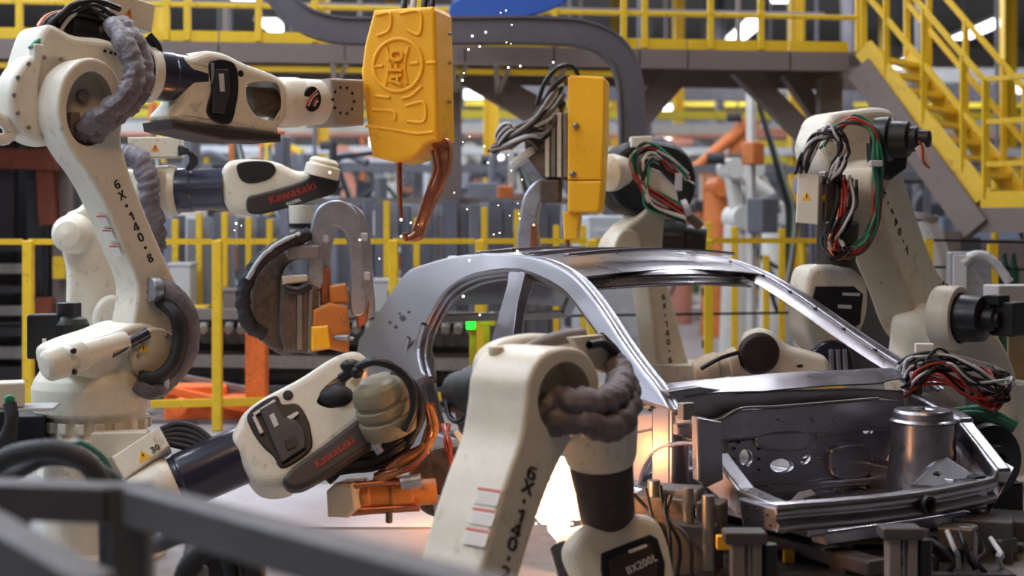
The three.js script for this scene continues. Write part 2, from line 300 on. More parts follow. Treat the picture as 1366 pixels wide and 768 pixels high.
// overhead cable tray that sweeps down behind the upright gun
const trayPts = [[352, -40], [372, -6], [405, 26], [450, 40], [520, 41], [620, 41], [720, 41], [780, 46], [815, 62], [836, 95], [842, 150], [843, 260]].map(([x, y]) => P(x, y, 11.3));
const trayMat = surf([90, 86, 92], { amp: 0.1, rough: 0.55, dirt: 0.3 });
const tray = thing('cable_tray', 'wide dark grey cable tray curving down from the walkway', 'cable tray', V(0, 3, -11.3));
{ const c = new THREE.CatmullRomCurve3(trayPts, false, 'centripetal'), N = 60, geo = [], links = [];
  const rectAlong = (w0, w1, z0, z1) => { const q = [], idx = []; for (let i = 0; i <= N; i++) { const p = c.getPointAt(i / N), t = c.getTangentAt(i / N), up = V(0, 0, 1).cross(t).normalize(); for (const [a, b] of [[w0, z0], [w1, z0], [w1, z1], [w0, z1]]) { const v = p.clone().addScaledVector(up, a).add(V(0, 0, b)); q.push(v.x, v.y, v.z); } if (i < N) for (let k = 0; k < 4; k++) { const a = i * 4 + k, b = i * 4 + (k + 1) % 4; idx.push(a, b, a + 4, b, b + 4, a + 4); } } const g = new THREE.BufferGeometry(); g.setAttribute('position', new THREE.Float32BufferAttribute(q, 3)); g.setIndex(idx); const n = g.toNonIndexed(); n.computeVertexNormals(); return n; };
  part(tray, 'side_rail', rectAlong(0.085, 0.105, -0.1, 0.1), trayMat); part(tray, 'side_rail', rectAlong(-0.105, -0.085, -0.1, 0.1), trayMat);
  part(tray, 'web', rectAlong(-0.09, 0.09, 0.06, 0.08), trayMat);
  for (const [a, z] of [[0.05, 0], [0, 0], [-0.05, 0]]) part(tray, 'cable', hose(Array.from({ length: 30 }, (_, i) => { const p = c.getPointAt(i / 29), t = c.getTangentAt(i / 29), up = V(0, 0, 1).cross(t).normalize(); return p.addScaledVector(up, a).add(V(0, 0, z)); }), 0.03, { rad: 8 }), mat.rubber);
}
{ const blu = [[600, 8], [640, -12], [760, -12], [752, 4], [700, 22], [640, 28], [604, 26]]; solo('blue_sheet', traced(blu, P(680, 10, 12.75), V(0, 0, 1), 0.05, { smooth: 4, bevel: 0.015 }), mat.blue, 'crumpled blue sheet hung over the walkway handrail', 'sheet'); }

// ---------------------------------------------------------------- yellow safety fence
const fl = P(-40, CY, 10.6), fr = P(1120, CY, 12.2); fl.y = fr.y = 0;
const fn = fr.clone().sub(fl).normalize(), fnb = Y.clone().cross(fn).normalize();
const fAt = (px, h, back = 0) => { const p = hit(px, CY + 50, fl.clone().addScaledVector(fnb, -back), fnb); p.y = h; return p; };
const topOf = 1.49;
const spans = [[-300, -40], [-40, 38], [38, 290], [290, 525], [525, 640], [640, 790], [790, 945], [945, 1120]];
spans.forEach(([a, b], i) => {
  const t = thing('safety_fence', ['yellow safety fence panel in front of the dark machine', 'yellow safety fence panel at the edge of the dark machine', 'yellow safety fence panel behind the robot marked 8', 'yellow safety fence panel in front of the grey curtain', 'narrow yellow safety fence panel behind the car roof', 'yellow safety fence panel below the upright weld gun', 'yellow safety fence panel behind the robot with the green cables', 'yellow safety fence panel under the stair'][i], 'fence', fAt(a, 0));
  part(t, 'post', bar(fAt(a, 0), fAt(a, topOf), 0.075, 0.075, 0.01), mat.yellow);
  if (i === spans.length - 1) part(t, 'post', bar(fAt(b, 0), fAt(b, topOf), 0.075, 0.075, 0.01), mat.yellow);
  b -= 7.5;
  part(t, 'rail', bar(fAt(a, topOf - 0.01), fAt(b, topOf - 0.01), 0.04, 0.045), mat.yellow);
  part(t, 'rail', bar(fAt(a, 0.22), fAt(b, 0.22), 0.04, 0.06), mat.yellow);
  part(t, 'rail', bar(fAt(a, 0.86), fAt(b, 0.86), 0.02, 0.02), mat.black);
  for (const h of [1.05, 0.6]) part(t, 'clip', rbox(fAt(a, h).addScaledVector(fnb, 0.03), 0.09, 0.07, 0.04), mat.black);
});
// taller yellow guard posts of the next cell
const tallPosts = [[234, 292], [266, 284], [300, 283], [332, 290], [360, 292], [516, 268], [556, 290], [646, 276], [690, 280], [742, 300], [778, 300], [945, 296], [980, 302], [1043, 305], [1022, 340]];
const postLab = ['beside the arm marked 8', 'right of the post beside the arm marked 8', 'behind the thick fence post next to the robot marked 8', 'below the dark belt cover', 'below the red lettering of the belt cover', 'right of the grey yoke gun', 'behind the copper electrode arm', 'above the rear door opening of the car', 'left of the upright orange gun', 'behind the nose of the upright orange gun', 'right of the upright orange gun', 'right of the black motor behind the car roof', 'second right of the black motor behind the car roof', 'behind the far roof rail of the car', 'short one behind the far roof rail of the car'];
tallPosts.forEach(([x, y], i) => { const p = P(x, y, 13.3 + (i % 2) * 0.06); const t = thing('guard_post', 'slim yellow guard post ' + postLab[i], 'post', V(p.x, 0, p.z), 'yellow guard posts behind the fence'); part(t, 'tube', bar(V(p.x, 0, p.z), p, 0.06, 0.06, 0.01), mat.yellow); part(t, 'base_plate', bar(V(p.x, 0, p.z), V(p.x, 0.012, p.z), 0.14, 0.14), mat.yellow); });

// ---------------------------------------------------------------- grey guard rail in front of the photographer
const gr = thing('guard_rail', 'dark grey square tube guard rail out of focus in the foreground', 'rail', V(-0.86, 0, -3.2));
const g0 = V(-0.865, 0.935, -3.2);
part(gr, 'post', bar(V(-0.865, 0, -3.2), V(-0.865, 0.98, -3.2), 0.085, 0.085, 0.01), mat.rail);
part(gr, 'top_rail', bar(g0.clone().add(V(-0.04, 0, 0)), V(-1.75, 0.935, -3.35), 0.085, 0.085, 0.01), mat.rail);
part(gr, 'top_rail', bar(g0.clone().add(V(0.02, 0, 0.02)), V(0.02, 0.935, -2.26), 0.085, 0.085, 0.01), mat.rail);
part(gr, 'lower_rail', bar(V(-0.865, 0.42, -3.2), V(0.02, 0.42, -2.26), 0.085, 0.085, 0.01), mat.rail);
part(gr, 'lower_rail', bar(P(-60, 690, 2.9), P(130, 800, 2.6), 0.085, 0.085, 0.01), mat.rail);
part(gr, 'post', bar(V(0.02, 0, -2.26), V(0.02, 0.98, -2.26), 0.085, 0.085, 0.01), mat.rail);
{ const c = P(15, 700, 3.3); part(gr, 'clamp', M(lathe(c.clone().add(V(0, -0.1, 0)), c.clone().add(V(0, 0.06, 0)), [[0, 0], [0, 0.012], [0.05, 0.016], [0.06, 0.035], [0.1, 0.045], [0.16, 0.04], [0.16, 0]], 16), bar(c, c.clone().add(V(0, 0.08, 0)), 0.02, 0.02)), mat.black); }
// ---------------------------------------------------------------- car body in white
// car frame: u forward, w from the near side to the far side, h up; the body stands turned 30 degrees to the line of sight
const CO = V(0.735, 0, -6.8), CF = V(0.5, 0, 0.866), CW = V(0.866, 0, -0.5), CWID = 1.68;
const car = (u, w, h) => CO.clone().addScaledVector(CF, u).addScaledVector(CW, w).setY(h);
const toCar = p => { const q = p.clone().sub(CO); return V(q.dot(CF), q.dot(CW), p.y); };
const LEAN = 0.36, nSide = CW.clone().negate().addScaledVector(Y, LEAN).normalize(), ptSide = car(0, 0, 0.92), nLow = CW.clone().negate();
const carBox = (u0, u1, w0, w1, h0, h1, r = 0.015) => place(new RoundedBoxGeometry(Math.abs(w1 - w0), Math.abs(h1 - h0), Math.abs(u1 - u0), 2, Math.min(r, Math.abs(h1 - h0) / 2.1, Math.abs(w1 - w0) / 2.1, Math.abs(u1 - u0) / 2.1)), { u: CW, v: Y, n: CW.clone().cross(Y) }, car((u0 + u1) / 2, (w0 + w1) / 2, (h0 + h1) / 2));
function mirror(g) {                                   // across the car's centre plane
  g = prep(g).clone(); const n = CW, d = car(0, CWID / 2, 0).dot(n);
  g.applyMatrix4(new THREE.Matrix4().set(1 - 2 * n.x * n.x, 0, -2 * n.x * n.z, 2 * d * n.x, 0, 1, 0, 0, -2 * n.x * n.z, 0, 1 - 2 * n.z * n.z, 2 * d * n.z, 0, 0, 0, 1));
  for (const k of ['position', 'normal']) { const a = g.attributes[k].array; for (let i = 0; i < a.length; i += 9) for (let j = 0; j < 3; j++) { const t = a[i + 3 + j]; a[i + 3 + j] = a[i + 6 + j]; a[i + 6 + j] = t; } }
  return g;
}
function sheet(rows, thick = 0.004) {                  // curved sheet through a grid of points, with thickness
  const R = rows.length, C = rows[0].length, g = new THREE.BufferGeometry(), q = [], idx = [];
  const nrm = (i, j) => { const a = rows[Math.min(i + 1, R - 1)][j].clone().sub(rows[Math.max(i - 1, 0)][j]), b = rows[i][Math.min(j + 1, C - 1)].clone().sub(rows[i][Math.max(j - 1, 0)]); return a.cross(b).normalize(); };
  for (const s of [0, 1]) for (let i = 0; i < R; i++) for (let j = 0; j < C; j++) { const p = rows[i][j].clone().addScaledVector(nrm(i, j), -s * thick); q.push(p.x, p.y, p.z); }
  const id = (s, i, j) => s * R * C + i * C + j, quad = (a, b, c, d) => idx.push(a, b, d, b, c, d);
  for (let i = 0; i < R - 1; i++) for (let j = 0; j < C - 1; j++) { quad(id(0, i, j), id(0, i + 1, j), id(0, i + 1, j + 1), id(0, i, j + 1)); quad(id(1, i, j + 1), id(1, i + 1, j + 1), id(1, i + 1, j), id(1, i, j)); }
  for (let i = 0; i < R - 1; i++) for (const j of [0, C - 1]) quad(id(0, i, j), id(1, i, j), id(1, i + 1, j), id(0, i + 1, j));
  for (let j = 0; j < C - 1; j++) for (const i of [0, R - 1]) quad(id(0, i, j), id(0, i, j + 1), id(1, i, j + 1), id(1, i, j));
  g.setAttribute('position', new THREE.Float32BufferAttribute(q, 3)); g.setIndex(idx); g.computeVertexNormals(); return g;
}
const cb = thing('unpainted_car', 'bare silver steel car body shell without doors on the welding line', 'car body', car(-1.2, CWID / 2, 0));
// near side: arch of A pillar, roof rail and rear pillar, traced on the leaning side plane
const arcOut = [[893, 545], [876, 515], [856, 490], [830, 454], [808, 420], [788, 392], [764, 366], [729, 346], [682, 338], [640, 337], [604, 341], [570, 350], [545, 360], [524, 385], [506, 413], [490, 436], [478, 452]];
const arcIn = [[566, 500], [559, 472], [563, 445], [571, 425], [588, 396], [604, 381], [625, 370], [655, 363], [690, 362], [725, 374], [752, 391], [776, 421], [807, 464], [830, 499], [851, 536]];
const spl = (l, k = 4) => { const c = new THREE.CatmullRomCurve3(l.map(a => V(a[0], a[1], 0)), false, 'centripetal'); return c.getPoints(l.length * k).map(p => [p.x, p.y]); };
const arch = traced([...spl(arcOut), [474, 478], [500, 498], [540, 512], ...spl(arcIn)], ptSide, nSide, 0.1, { bevel: 0.018, bs: 3 });
part(cb, 'side_frame', arch, mat.steel, 'bright silver door frame arch');
part(cb, 'side_frame', mirror(arch), mat.steel);
// folded flange round the openings and an outer gutter line
const onSide = l => l.map(a => hit(...a, ptSide, nSide));
const inset = (l, k) => onSide(l).map(p => p.addScaledVector(nSide, k));
const flange = M(hose(inset(arcIn, -0.05), 0.014, { rad: 6 }), hose(inset(arcIn.map(([x, y]) => [x - 2, y + 3]), -0.09), 0.012, { rad: 6 }));
part(cb, 'door_flange', flange, mat.steel); part(cb, 'door_flange', mirror(flange), mat.steel);
const gut = hose(inset(arcOut.slice(0, 12).map(([x, y]) => [x + 1.5, y - 1]), -0.06), 0.012, { rad: 6 });
part(cb, 'roof_gutter', gut, mat.steel); part(cb, 'roof_gutter', mirror(gut), mat.steel);
const pil = onSide(spl(arcOut.slice(0, 10), 2)).map(toCar);
const apil = sheet([[0.004, 0, -0.004], [0.012, 0.03, -0.004], [-0.03, 0.1, -0.02], [-0.08, 0.13, -0.03]].map(([du, dw, dh]) => pil.map(p => car(p.x + du, p.y + dw, p.z + dh))), 0.006);
part(cb, 'front_pillar_inner', apil, mat.steel); part(cb, 'front_pillar_inner', mirror(apil), mat.steel);
for (let k = 1; k < 8; k++) { const p = pil[Math.min(k * 2 + 1, pil.length - 1)]; part(cb, 'locating_hole', cylAt(car(p.x - 0.01, CWID - p.y - 0.07, p.z - 0.012), CF, 0.03, 0.009, 8), mat.black); }
// B pillar
const bp = traced([[680, 358], [699, 358], [688, 400], [681, 440], [676, 500], [672, 560], [640, 560], [646, 500], [652, 465], [664, 420], [674, 385]], ptSide.clone().addScaledVector(nSide, -0.015), nSide, 0.09, { bevel: 0.015, smooth: 3 });
part(cb, 'centre_pillar', bp, mat.steel); part(cb, 'centre_pillar', mirror(bp), mat.steel);
const bpi = traced([[694, 362], [700, 364], [690, 405], [684, 450], [679, 500], [672, 500], [677, 450], [684, 405]], ptSide.clone().addScaledVector(nSide, -0.005), nSide, 0.02, { bevel: 0.004 });
part(cb, 'pillar_reinforcement', bpi, mat.steel); part(cb, 'pillar_reinforcement', mirror(bpi), mat.steel);
// rear quarter and sill, upright plane
const ptLow = car(0, -0.03, 0.5);
const quarter = traced([[480, 448], [505, 452], [548, 455], [560, 480], [563, 520], [572, 560], [586, 600], [596, 640], [560, 645], [548, 600], [525, 560], [505, 548], [488, 520], [474, 480]], ptLow, nLow, 0.12, { bevel: 0.03, smooth: 3 });
part(cb, 'rear_quarter', quarter, mat.steel); part(cb, 'rear_quarter', mirror(quarter), mat.steel);
for (const [x, y, r] of [[537, 424, 4], [528, 436, 2.5], [520, 430, 2], [545, 416, 2], [533, 418, 1.8]]) part(cb, 'locating_hole', traced(ell(x, y, r, r, 0, 10), ptSide.clone().addScaledVector(nSide, 0.003), nSide, 0.006, { bevel: 0.001 }), mat.black);
const cp = hose([[566, 432], [558, 470], [562, 520], [576, 572], [588, 610]].map(a => hit(...a, ptLow, nLow)), 0.022, { rad: 8 }); part(cb, 'rear_door_flange', cp, mat.steel);
const cp2 = hose([[545, 450], [540, 480], [546, 520], [560, 560]].map(a => hit(...a, ptLow.clone().addScaledVector(nLow, 0.02), nLow)), 0.016, { rad: 8 }); part(cb, 'rear_door_flange', cp2, mat.steel);
part(cb, 'sill', carBox(-2.5, 0.05, -0.05, 0.12, 0.14, 0.3, 0.04), mat.steel); part(cb, 'sill', carBox(-2.5, 0.05, CWID - 0.12, CWID + 0.05, 0.14, 0.3, 0.04), mat.steel);
const hp = carBox(-0.12, 0.06, 0.0, 0.12, 0.2, 0.74, 0.03); part(cb, 'hinge_pillar', hp, mat.steel); part(cb, 'hinge_pillar', mirror(hp), mat.steel);
// roof skin between the two rails
const roofRows = []; { const pts = onSide(arcOut.slice(6, 15)); const c = new THREE.CatmullRomCurve3(pts); for (let i = 0; i <= 18; i++) { const p = toCar(c.getPointAt(i / 18)), row = []; for (let j = 0; j <= 12; j++) { const t = j / 12, w0 = p.y + 0.05, w1 = CWID - w0; row.push(car(p.x, w0 + (w1 - w0) * t, p.z - 0.02 + 0.035 * Math.sin(Math.PI * t) )); } roofRows.push(row); } }
part(cb, 'roof_panel', sheet(roofRows, 0.006), mat.steel);
// windscreen header: two flanges and a box section across the roof front
const hd = k => { const p = toCar(onSide([arcOut[6 + 0]])[0]); const r = []; for (let i = 0; i <= 14; i++) { const t = i / 14, w0 = p.y + 0.05, w1 = CWID - w0; r.push(car(p.x - 0.12 + k.u + 0.14 * Math.sin(Math.PI * t), w0 + (w1 - w0) * t, p.z + k.h + 0.03 * Math.sin(Math.PI * t))); } return r; };
const strip = (a, b, th) => sheet([hd(a), hd({ u: (a.u + b.u) / 2, h: (a.h + b.h) / 2 + 0.004 }), hd(b)], th);
part(cb, 'roof_header', strip({ u: -0.03, h: -0.005 }, { u: 0.02, h: -0.035 }, 0.02), mat.steel);
part(cb, 'header_flange', strip({ u: 0.015, h: -0.045 }, { u: 0.03, h: -0.085 }, 0.01), mat.steel);
part(cb, 'header_flange', strip({ u: -0.06, h: -0.06 }, { u: 0.03, h: -0.092 }, 0.012), mat.steel);
for (const k of [-0.55, -1.0, -1.6]) part(cb, 'roof_bow', sheet([0, 1].map(s => Array.from({ length: 11 }, (_, i) => car(-0.75 + k + s * 0.06, 0.24 + (CWID - 0.48) * i / 10, 1.43 + 0.03 * Math.sin(Math.PI * i / 10)))), 0.02), mat.steel);
// cowl
const cowl = []; for (let i = 0; i <= 3; i++) cowl.push(Array.from({ length: 25 }, (_, j) => { const t = j / 24, dip = (t < 0.12 ? 0.0 : t < 0.3 ? -0.02 * (t - 0.12) / 0.18 : t < 0.78 ? -0.02 : t < 0.86 ? -0.02 + 0.025 * (t - 0.78) / 0.08 : 0.005); return car(-0.1 + i * 0.06 + 0.05 * Math.sin(Math.PI * t), 0.05 + (CWID - 0.08) * t, 0.805 - i * 0.014 + 0.03 * Math.sin(Math.PI * t) + (i === 3 ? dip : dip * 0.3)); }));
part(cb, 'cowl_panel', sheet(cowl, 0.008), mat.steel, 'grey scuttle panel below the windscreen opening');
// firewall with openings, on planes across the car
const nF = CF.clone(), atU = u => car(u, 0.8, 0.6), atW = w => car(0, w, 0.6), nearF = CW.clone().negate();
const hole = (x, y, rx, ry, rot = 0) => ell(x, y, rx, ry, rot, 14);
part(cb, 'dash_crossmember', traced([[890, 522], [935, 515], [986, 523], [1044, 520], [1146, 518], [1206, 521], [1208, 560], [990, 562], [960, 566], [900, 545]], atU(0.08), nF, 0.06, { bevel: 0.01 }), mat.steel);
part(cb, 'firewall_upper', traced([[905, 566], [940, 562], [962, 558], [985, 546], [1040, 542], [1172, 531], [1202, 534], [1200, 572], [940, 590], [905, 580]], atU(0.16), nF, 0.05, { bevel: 0.012 }), mat.steel);
part(cb, 'firewall_lip', hose([[905, 568], [940, 563], [962, 559], [985, 546], [1040, 542], [1172, 531]].map(a => hit(...a, atU(0.165), nF)), 0.008, { rad: 6 }), mat.zinc);
part(cb, 'firewall', traced([[930, 565], [1195, 545], [1205, 650], [1180, 672], [960, 690], [935, 640]], atU(0.12), nF, 0.03, { bevel: 0.006, holes: [hole(995, 610, 10, 13), hole(1043, 621, 17, 11), hole(1075, 613, 10, 6, -0.8), hole(1158, 575, 8, 6)] }), mat.steel);
const bead = (l, k, th, sm = 3) => part(cb, 'stiffening_bead', traced(l, atU(0.12 + k), nF, th, { bevel: 0.014, smooth: sm }), mat.steel);
bead([[1015, 577], [1070, 572], [1082, 580], [1080, 597], [1020, 600], [1008, 590]], 0.04, 0.05); bead([[1090, 572], [1150, 567], [1150, 578], [1092, 584]], 0.03, 0.04, 0); bead([[1110, 600], [1160, 596], [1164, 630], [1112, 634]], 0.03, 0.04); bead([[970, 655], [1100, 640], [1180, 636], [1180, 646], [1100, 652], [975, 668]], 0.035, 0.045, 0);
part(cb, 'mounting_plate', traced([[972, 590], [1010, 584], [1020, 600], [1018, 632], [976, 634]], atU(0.14), nF, 0.022, { bevel: 0.005, holes: [hole(995, 610, 10, 13)] }), mat.steel);
for (const [x, y] of [[979, 598], [1012, 598], [979, 626], [1012, 626], [985, 590], [1012, 612], [978, 612]]) part(cb, 'bolt', cylAt(hit(x, y, atU(0.142), nF), nF, 0.02, 0.008, 8), mat.black);
// far strut tower, near inner panel, rails and aprons
{ const c = car(0.42, 1.3, 0.26);
  part(cb, 'strut_tower', lathe(c, c.clone().add(V(0, 1, 0)), [[0, 0.19], [0.1, 0.17], [0.34, 0.15], [0.385, 0.146], [0.4, 0.136], [0.402, 0.06], [0.39, 0.055], [0.385, 0]], 30), mat.steel);
  part(cb, 'tower_bolt', bolts(c.clone().add(V(0, 0.405, 0)), Y, 0.1, 4, 0.01), mat.zinc);
  part(cb, 'tower_flange', lathe(c.clone().add(V(0, 0.33, 0)), c.clone().add(V(0, 1, 0)), [[0, 0.15], [0.012, 0.168], [0.024, 0.15]], 30), mat.steel); }
part(cb, 'inner_panel', traced([[930, 556], [963, 562], [966, 640], [945, 650], [932, 640]], atU(0.36), nF, 0.05, { bevel: 0.012 }), mat.steel);
part(cb, 'fender_apron', traced([[838, 556], [885, 545], [930, 560], [936, 596], [905, 594], [878, 604], [858, 634], [846, 690], [836, 640]], atW(0.06), nearF, 0.04, { bevel: 0.01 }), mat.steel);
part(cb, 'apron_top', traced([[842, 552], [884, 545], [930, 560], [934, 580], [888, 570], [846, 578]], atW(0.02), nearF, 0.08, { bevel: 0.014 }), mat.steel);
part(cb, 'wheel_arch_flange', hose([[846, 690], [852, 650], [862, 618], [878, 600], [902, 592], [936, 590]].map(a => hit(...a, atW(0.01), nearF)), 0.013, { rad: 8 }), mat.steel);
part(cb, 'side_rail', traced([[932, 596], [950, 606], [985, 652], [1040, 676], [1042, 708], [1000, 704], [985, 690], [940, 650]], atW(0.1), nearF, 0.1, { bevel: 0.014 }), mat.steel);
part(cb, 'crash_box', traced([[985, 664], [1036, 678], [1040, 712], [990, 702]], atW(0.06), nearF, 0.05, { bevel: 0.01 }), mat.steel);
for (const [x, y] of [[996, 674], [1010, 680], [1024, 686], [998, 690], [1014, 695], [1028, 700]]) part(cb, 'locating_hole', cylAt(hit(x, y, atW(0.06), nearF), CW, 0.006, 0.008, 10), mat.black);
part(cb, 'inner_rail', carBox(0.1, 0.8, 1.2, 1.34, 0.22, 0.36, 0.015), mat.steel); part(cb, 'inner_rail', carBox(0.1, 0.8, 0.2, 0.32, 0.2, 0.3, 0.015), mat.steel);
part(cb, 'bay_floor', carBox(0.1, 0.66, 0.3, 1.25, 0.2, 0.23, 0.01), mat.steel);
part(cb, 'upper_rail', M(bar(car(0.0, 1.6, 0.68), car(0.5, 1.52, 0.56), 0.1, 0.1, 0.02), bar(car(0.48, 1.52, 0.56), car(0.8, 1.44, 0.36), 0.09, 0.09, 0.02)), mat.steel);
part(cb, 'inner_apron', sheet([0, 1, 2].map(i => Array.from({ length: 9 }, (_, j) => car(0.1 + j * 0.085, 1.54 - i * 0.1, 0.6 - j * 0.025 - i * 0.12))), 0.006), mat.steel);
// bumper beam
const bm = []; for (let i = 0; i <= 12; i++) { const t = i / 12; bm.push(car(0.78 + 0.09 * Math.sin(Math.PI * t), 0.04 + 1.37 * t, 0.3)); }
const beamRow = (dh, du) => bm.map(p => p.clone().addScaledVector(CF, du).add(V(0, dh, 0)));
part(cb, 'bumper_beam', sheet([beamRow(0.055, -0.06), beamRow(0.055, 0), beamRow(0.03, 0.012), beamRow(0.012, -0.012), beamRow(-0.012, -0.012), beamRow(-0.03, 0.012), beamRow(-0.055, 0), beamRow(-0.055, -0.05)].reverse(), 0.006), mat.steel);
part(cb, 'beam_edge', hose(beamRow(0.055, 0), 0.007, { rad: 6 }), mat.zinc);
{ const c = bm[7].clone().addScaledVector(CF, -0.01); part(cb, 'towing_boss', lathe(c, c.clone().add(CF), [[0, 0.045], [0.05, 0.045], [0.05, 0.028], [0.0, 0.026]], 20), mat.black); }
part(cb, 'radiator_support', M(carBox(0.7, 0.8, 0.3, 1.2, 0.15, 0.22, 0.015)), mat.steel);
// bright bracket in front of the far tower
part(cb, 'battery_bracket', traced([[1216, 646], [1258, 606], [1312, 640], [1300, 656], [1240, 648]], car(0.66, 1.3, 0.38), V(0.1, 0.75, 0.65), 0.02, { bevel: 0.005, holes: [hole(1250, 632, 7, 5)] }), mat.alu);
part(cb, 'bracket_block', M(rbox(hit(1288, 650, atU(0.76), nF), 0.1, 0.08, 0.08, frame(CF), 0.012), rbox(hit(1302, 640, atU(0.74), nF), 0.08, 0.05, 0.06, frame(CF), 0.012)), mat.black);
part(cb, 'small_bracket', traced([[1052, 670], [1066, 656], [1082, 652], [1088, 658], [1072, 664], [1066, 676]], car(0.5, 0.7, 0.27), V(0.1, 0.6, 0.8), 0.012, { bevel: 0.003 }), mat.alu);
for (const [x, y] of [[950, 600], [1030, 648], [1095, 610], [1120, 655], [1150, 650], [1085, 560], [1040, 560]]) part(cb, 'stud', cylAt(hit(x, y, atU(0.16), nF), CF, 0.05, 0.007, 8), mat.zinc);
part(cb, 'fender_bracket', rbox(hit(866, 536, atW(0.0), nearF), 0.1, 0.06, 0.06, frame(nearF), 0.008), mat.zinc); part(cb, 'fender_bracket', rbox(hit(915, 548, atU(0.2), nF), 0.07, 0.08, 0.05, frame(nF), 0.008), mat.zinc);
// cabin floor, tunnel, seat crossmembers, rear bulkhead and shelf
part(cb, 'floor_pan', carBox(-2.6, 0.12, 0.1, CWID - 0.1, 0.17, 0.2, 0.01), mat.steel);
part(cb, 'tunnel', carBox(-2.3, 0.1, 0.7, 0.98, 0.19, 0.36, 0.05), mat.steel);
for (const u of [-0.6, -1.1]) part(cb, 'seat_crossmember', carBox(u, u + 0.1, 0.12, CWID - 0.12, 0.19, 0.29, 0.02), mat.steel);
part(cb, 'rear_bulkhead', sheet([0, 1, 2, 3].map(i => Array.from({ length: 9 }, (_, j) => car(-2.35 - i * 0.06, 0.15 + (CWID - 0.3) * j / 8, 0.18 + i * 0.11))), 0.008), mat.steel);
part(cb, 'tailgate_frame', M(bar(car(-3.25, 0.2, 0.95), car(-2.75, 0.3, 1.38), 0.08, 0.06, 0.015), bar(car(-3.25, CWID - 0.2, 0.95), car(-2.75, CWID - 0.3, 1.38), 0.08, 0.06, 0.015), bar(car(-3.25, 0.2, 0.95), car(-3.25, CWID - 0.2, 0.95), 0.08, 0.06, 0.015)), mat.steel);
// skid and fixtures that carry the body
const sk = thing('car_skid', 'dark steel skid frame carrying the car body', 'skid', car(-1, CWID / 2, 0));
for (const w of [0.42, 1.26]) { part(sk, 'runner', carBox(-3.1, 1.0, w - 0.06, w + 0.06, 0.05, 0.12), mat.rail); for (const u of [-2.6, -1.2, 0.3]) part(sk, 'support', carBox(u, u + 0.1, w - 0.05, w + 0.05, 0.12, 0.17), mat.rail); }
for (const u of [-2.8, -1.3, 0.2, 0.75]) part(sk, 'crossbar', carBox(u, u + 0.1, 0.36, 1.32, 0.02, 0.08), mat.rail);
[[993, 718, 5.75, 'dark fixture tower below the near end of the bumper beam'], [1200, 712, 5.9, 'dark fixture tower below the towing boss of the bumper beam']].forEach(([x, y, d, l]) => {
  const p = P(x, y, d), f = thing('fixture_tower', l, 'fixture', V(p.x, PIT, p.z));
  part(f, 'column', M(bar(V(p.x - 0.03, PIT, p.z), V(p.x - 0.03, p.y, p.z), 0.05, 0.09, 0.006), bar(V(p.x + 0.045, PIT, p.z), V(p.x + 0.045, p.y, p.z), 0.04, 0.09, 0.006)), mat.grey);
  part(f, 'cap', rbox(V(p.x, p.y + 0.01, p.z), 0.17, 0.05, 0.12), mat.rail);
  part(f, 'cylinder', cyl(V(p.x + 0.1, p.y - 0.35, p.z), V(p.x + 0.1, p.y - 0.02, p.z), 0.035), mat.black);
  part(f, 'base', rbox(V(p.x, PIT + 0.015, p.z), 0.3, 0.03, 0.25), mat.rail);
});

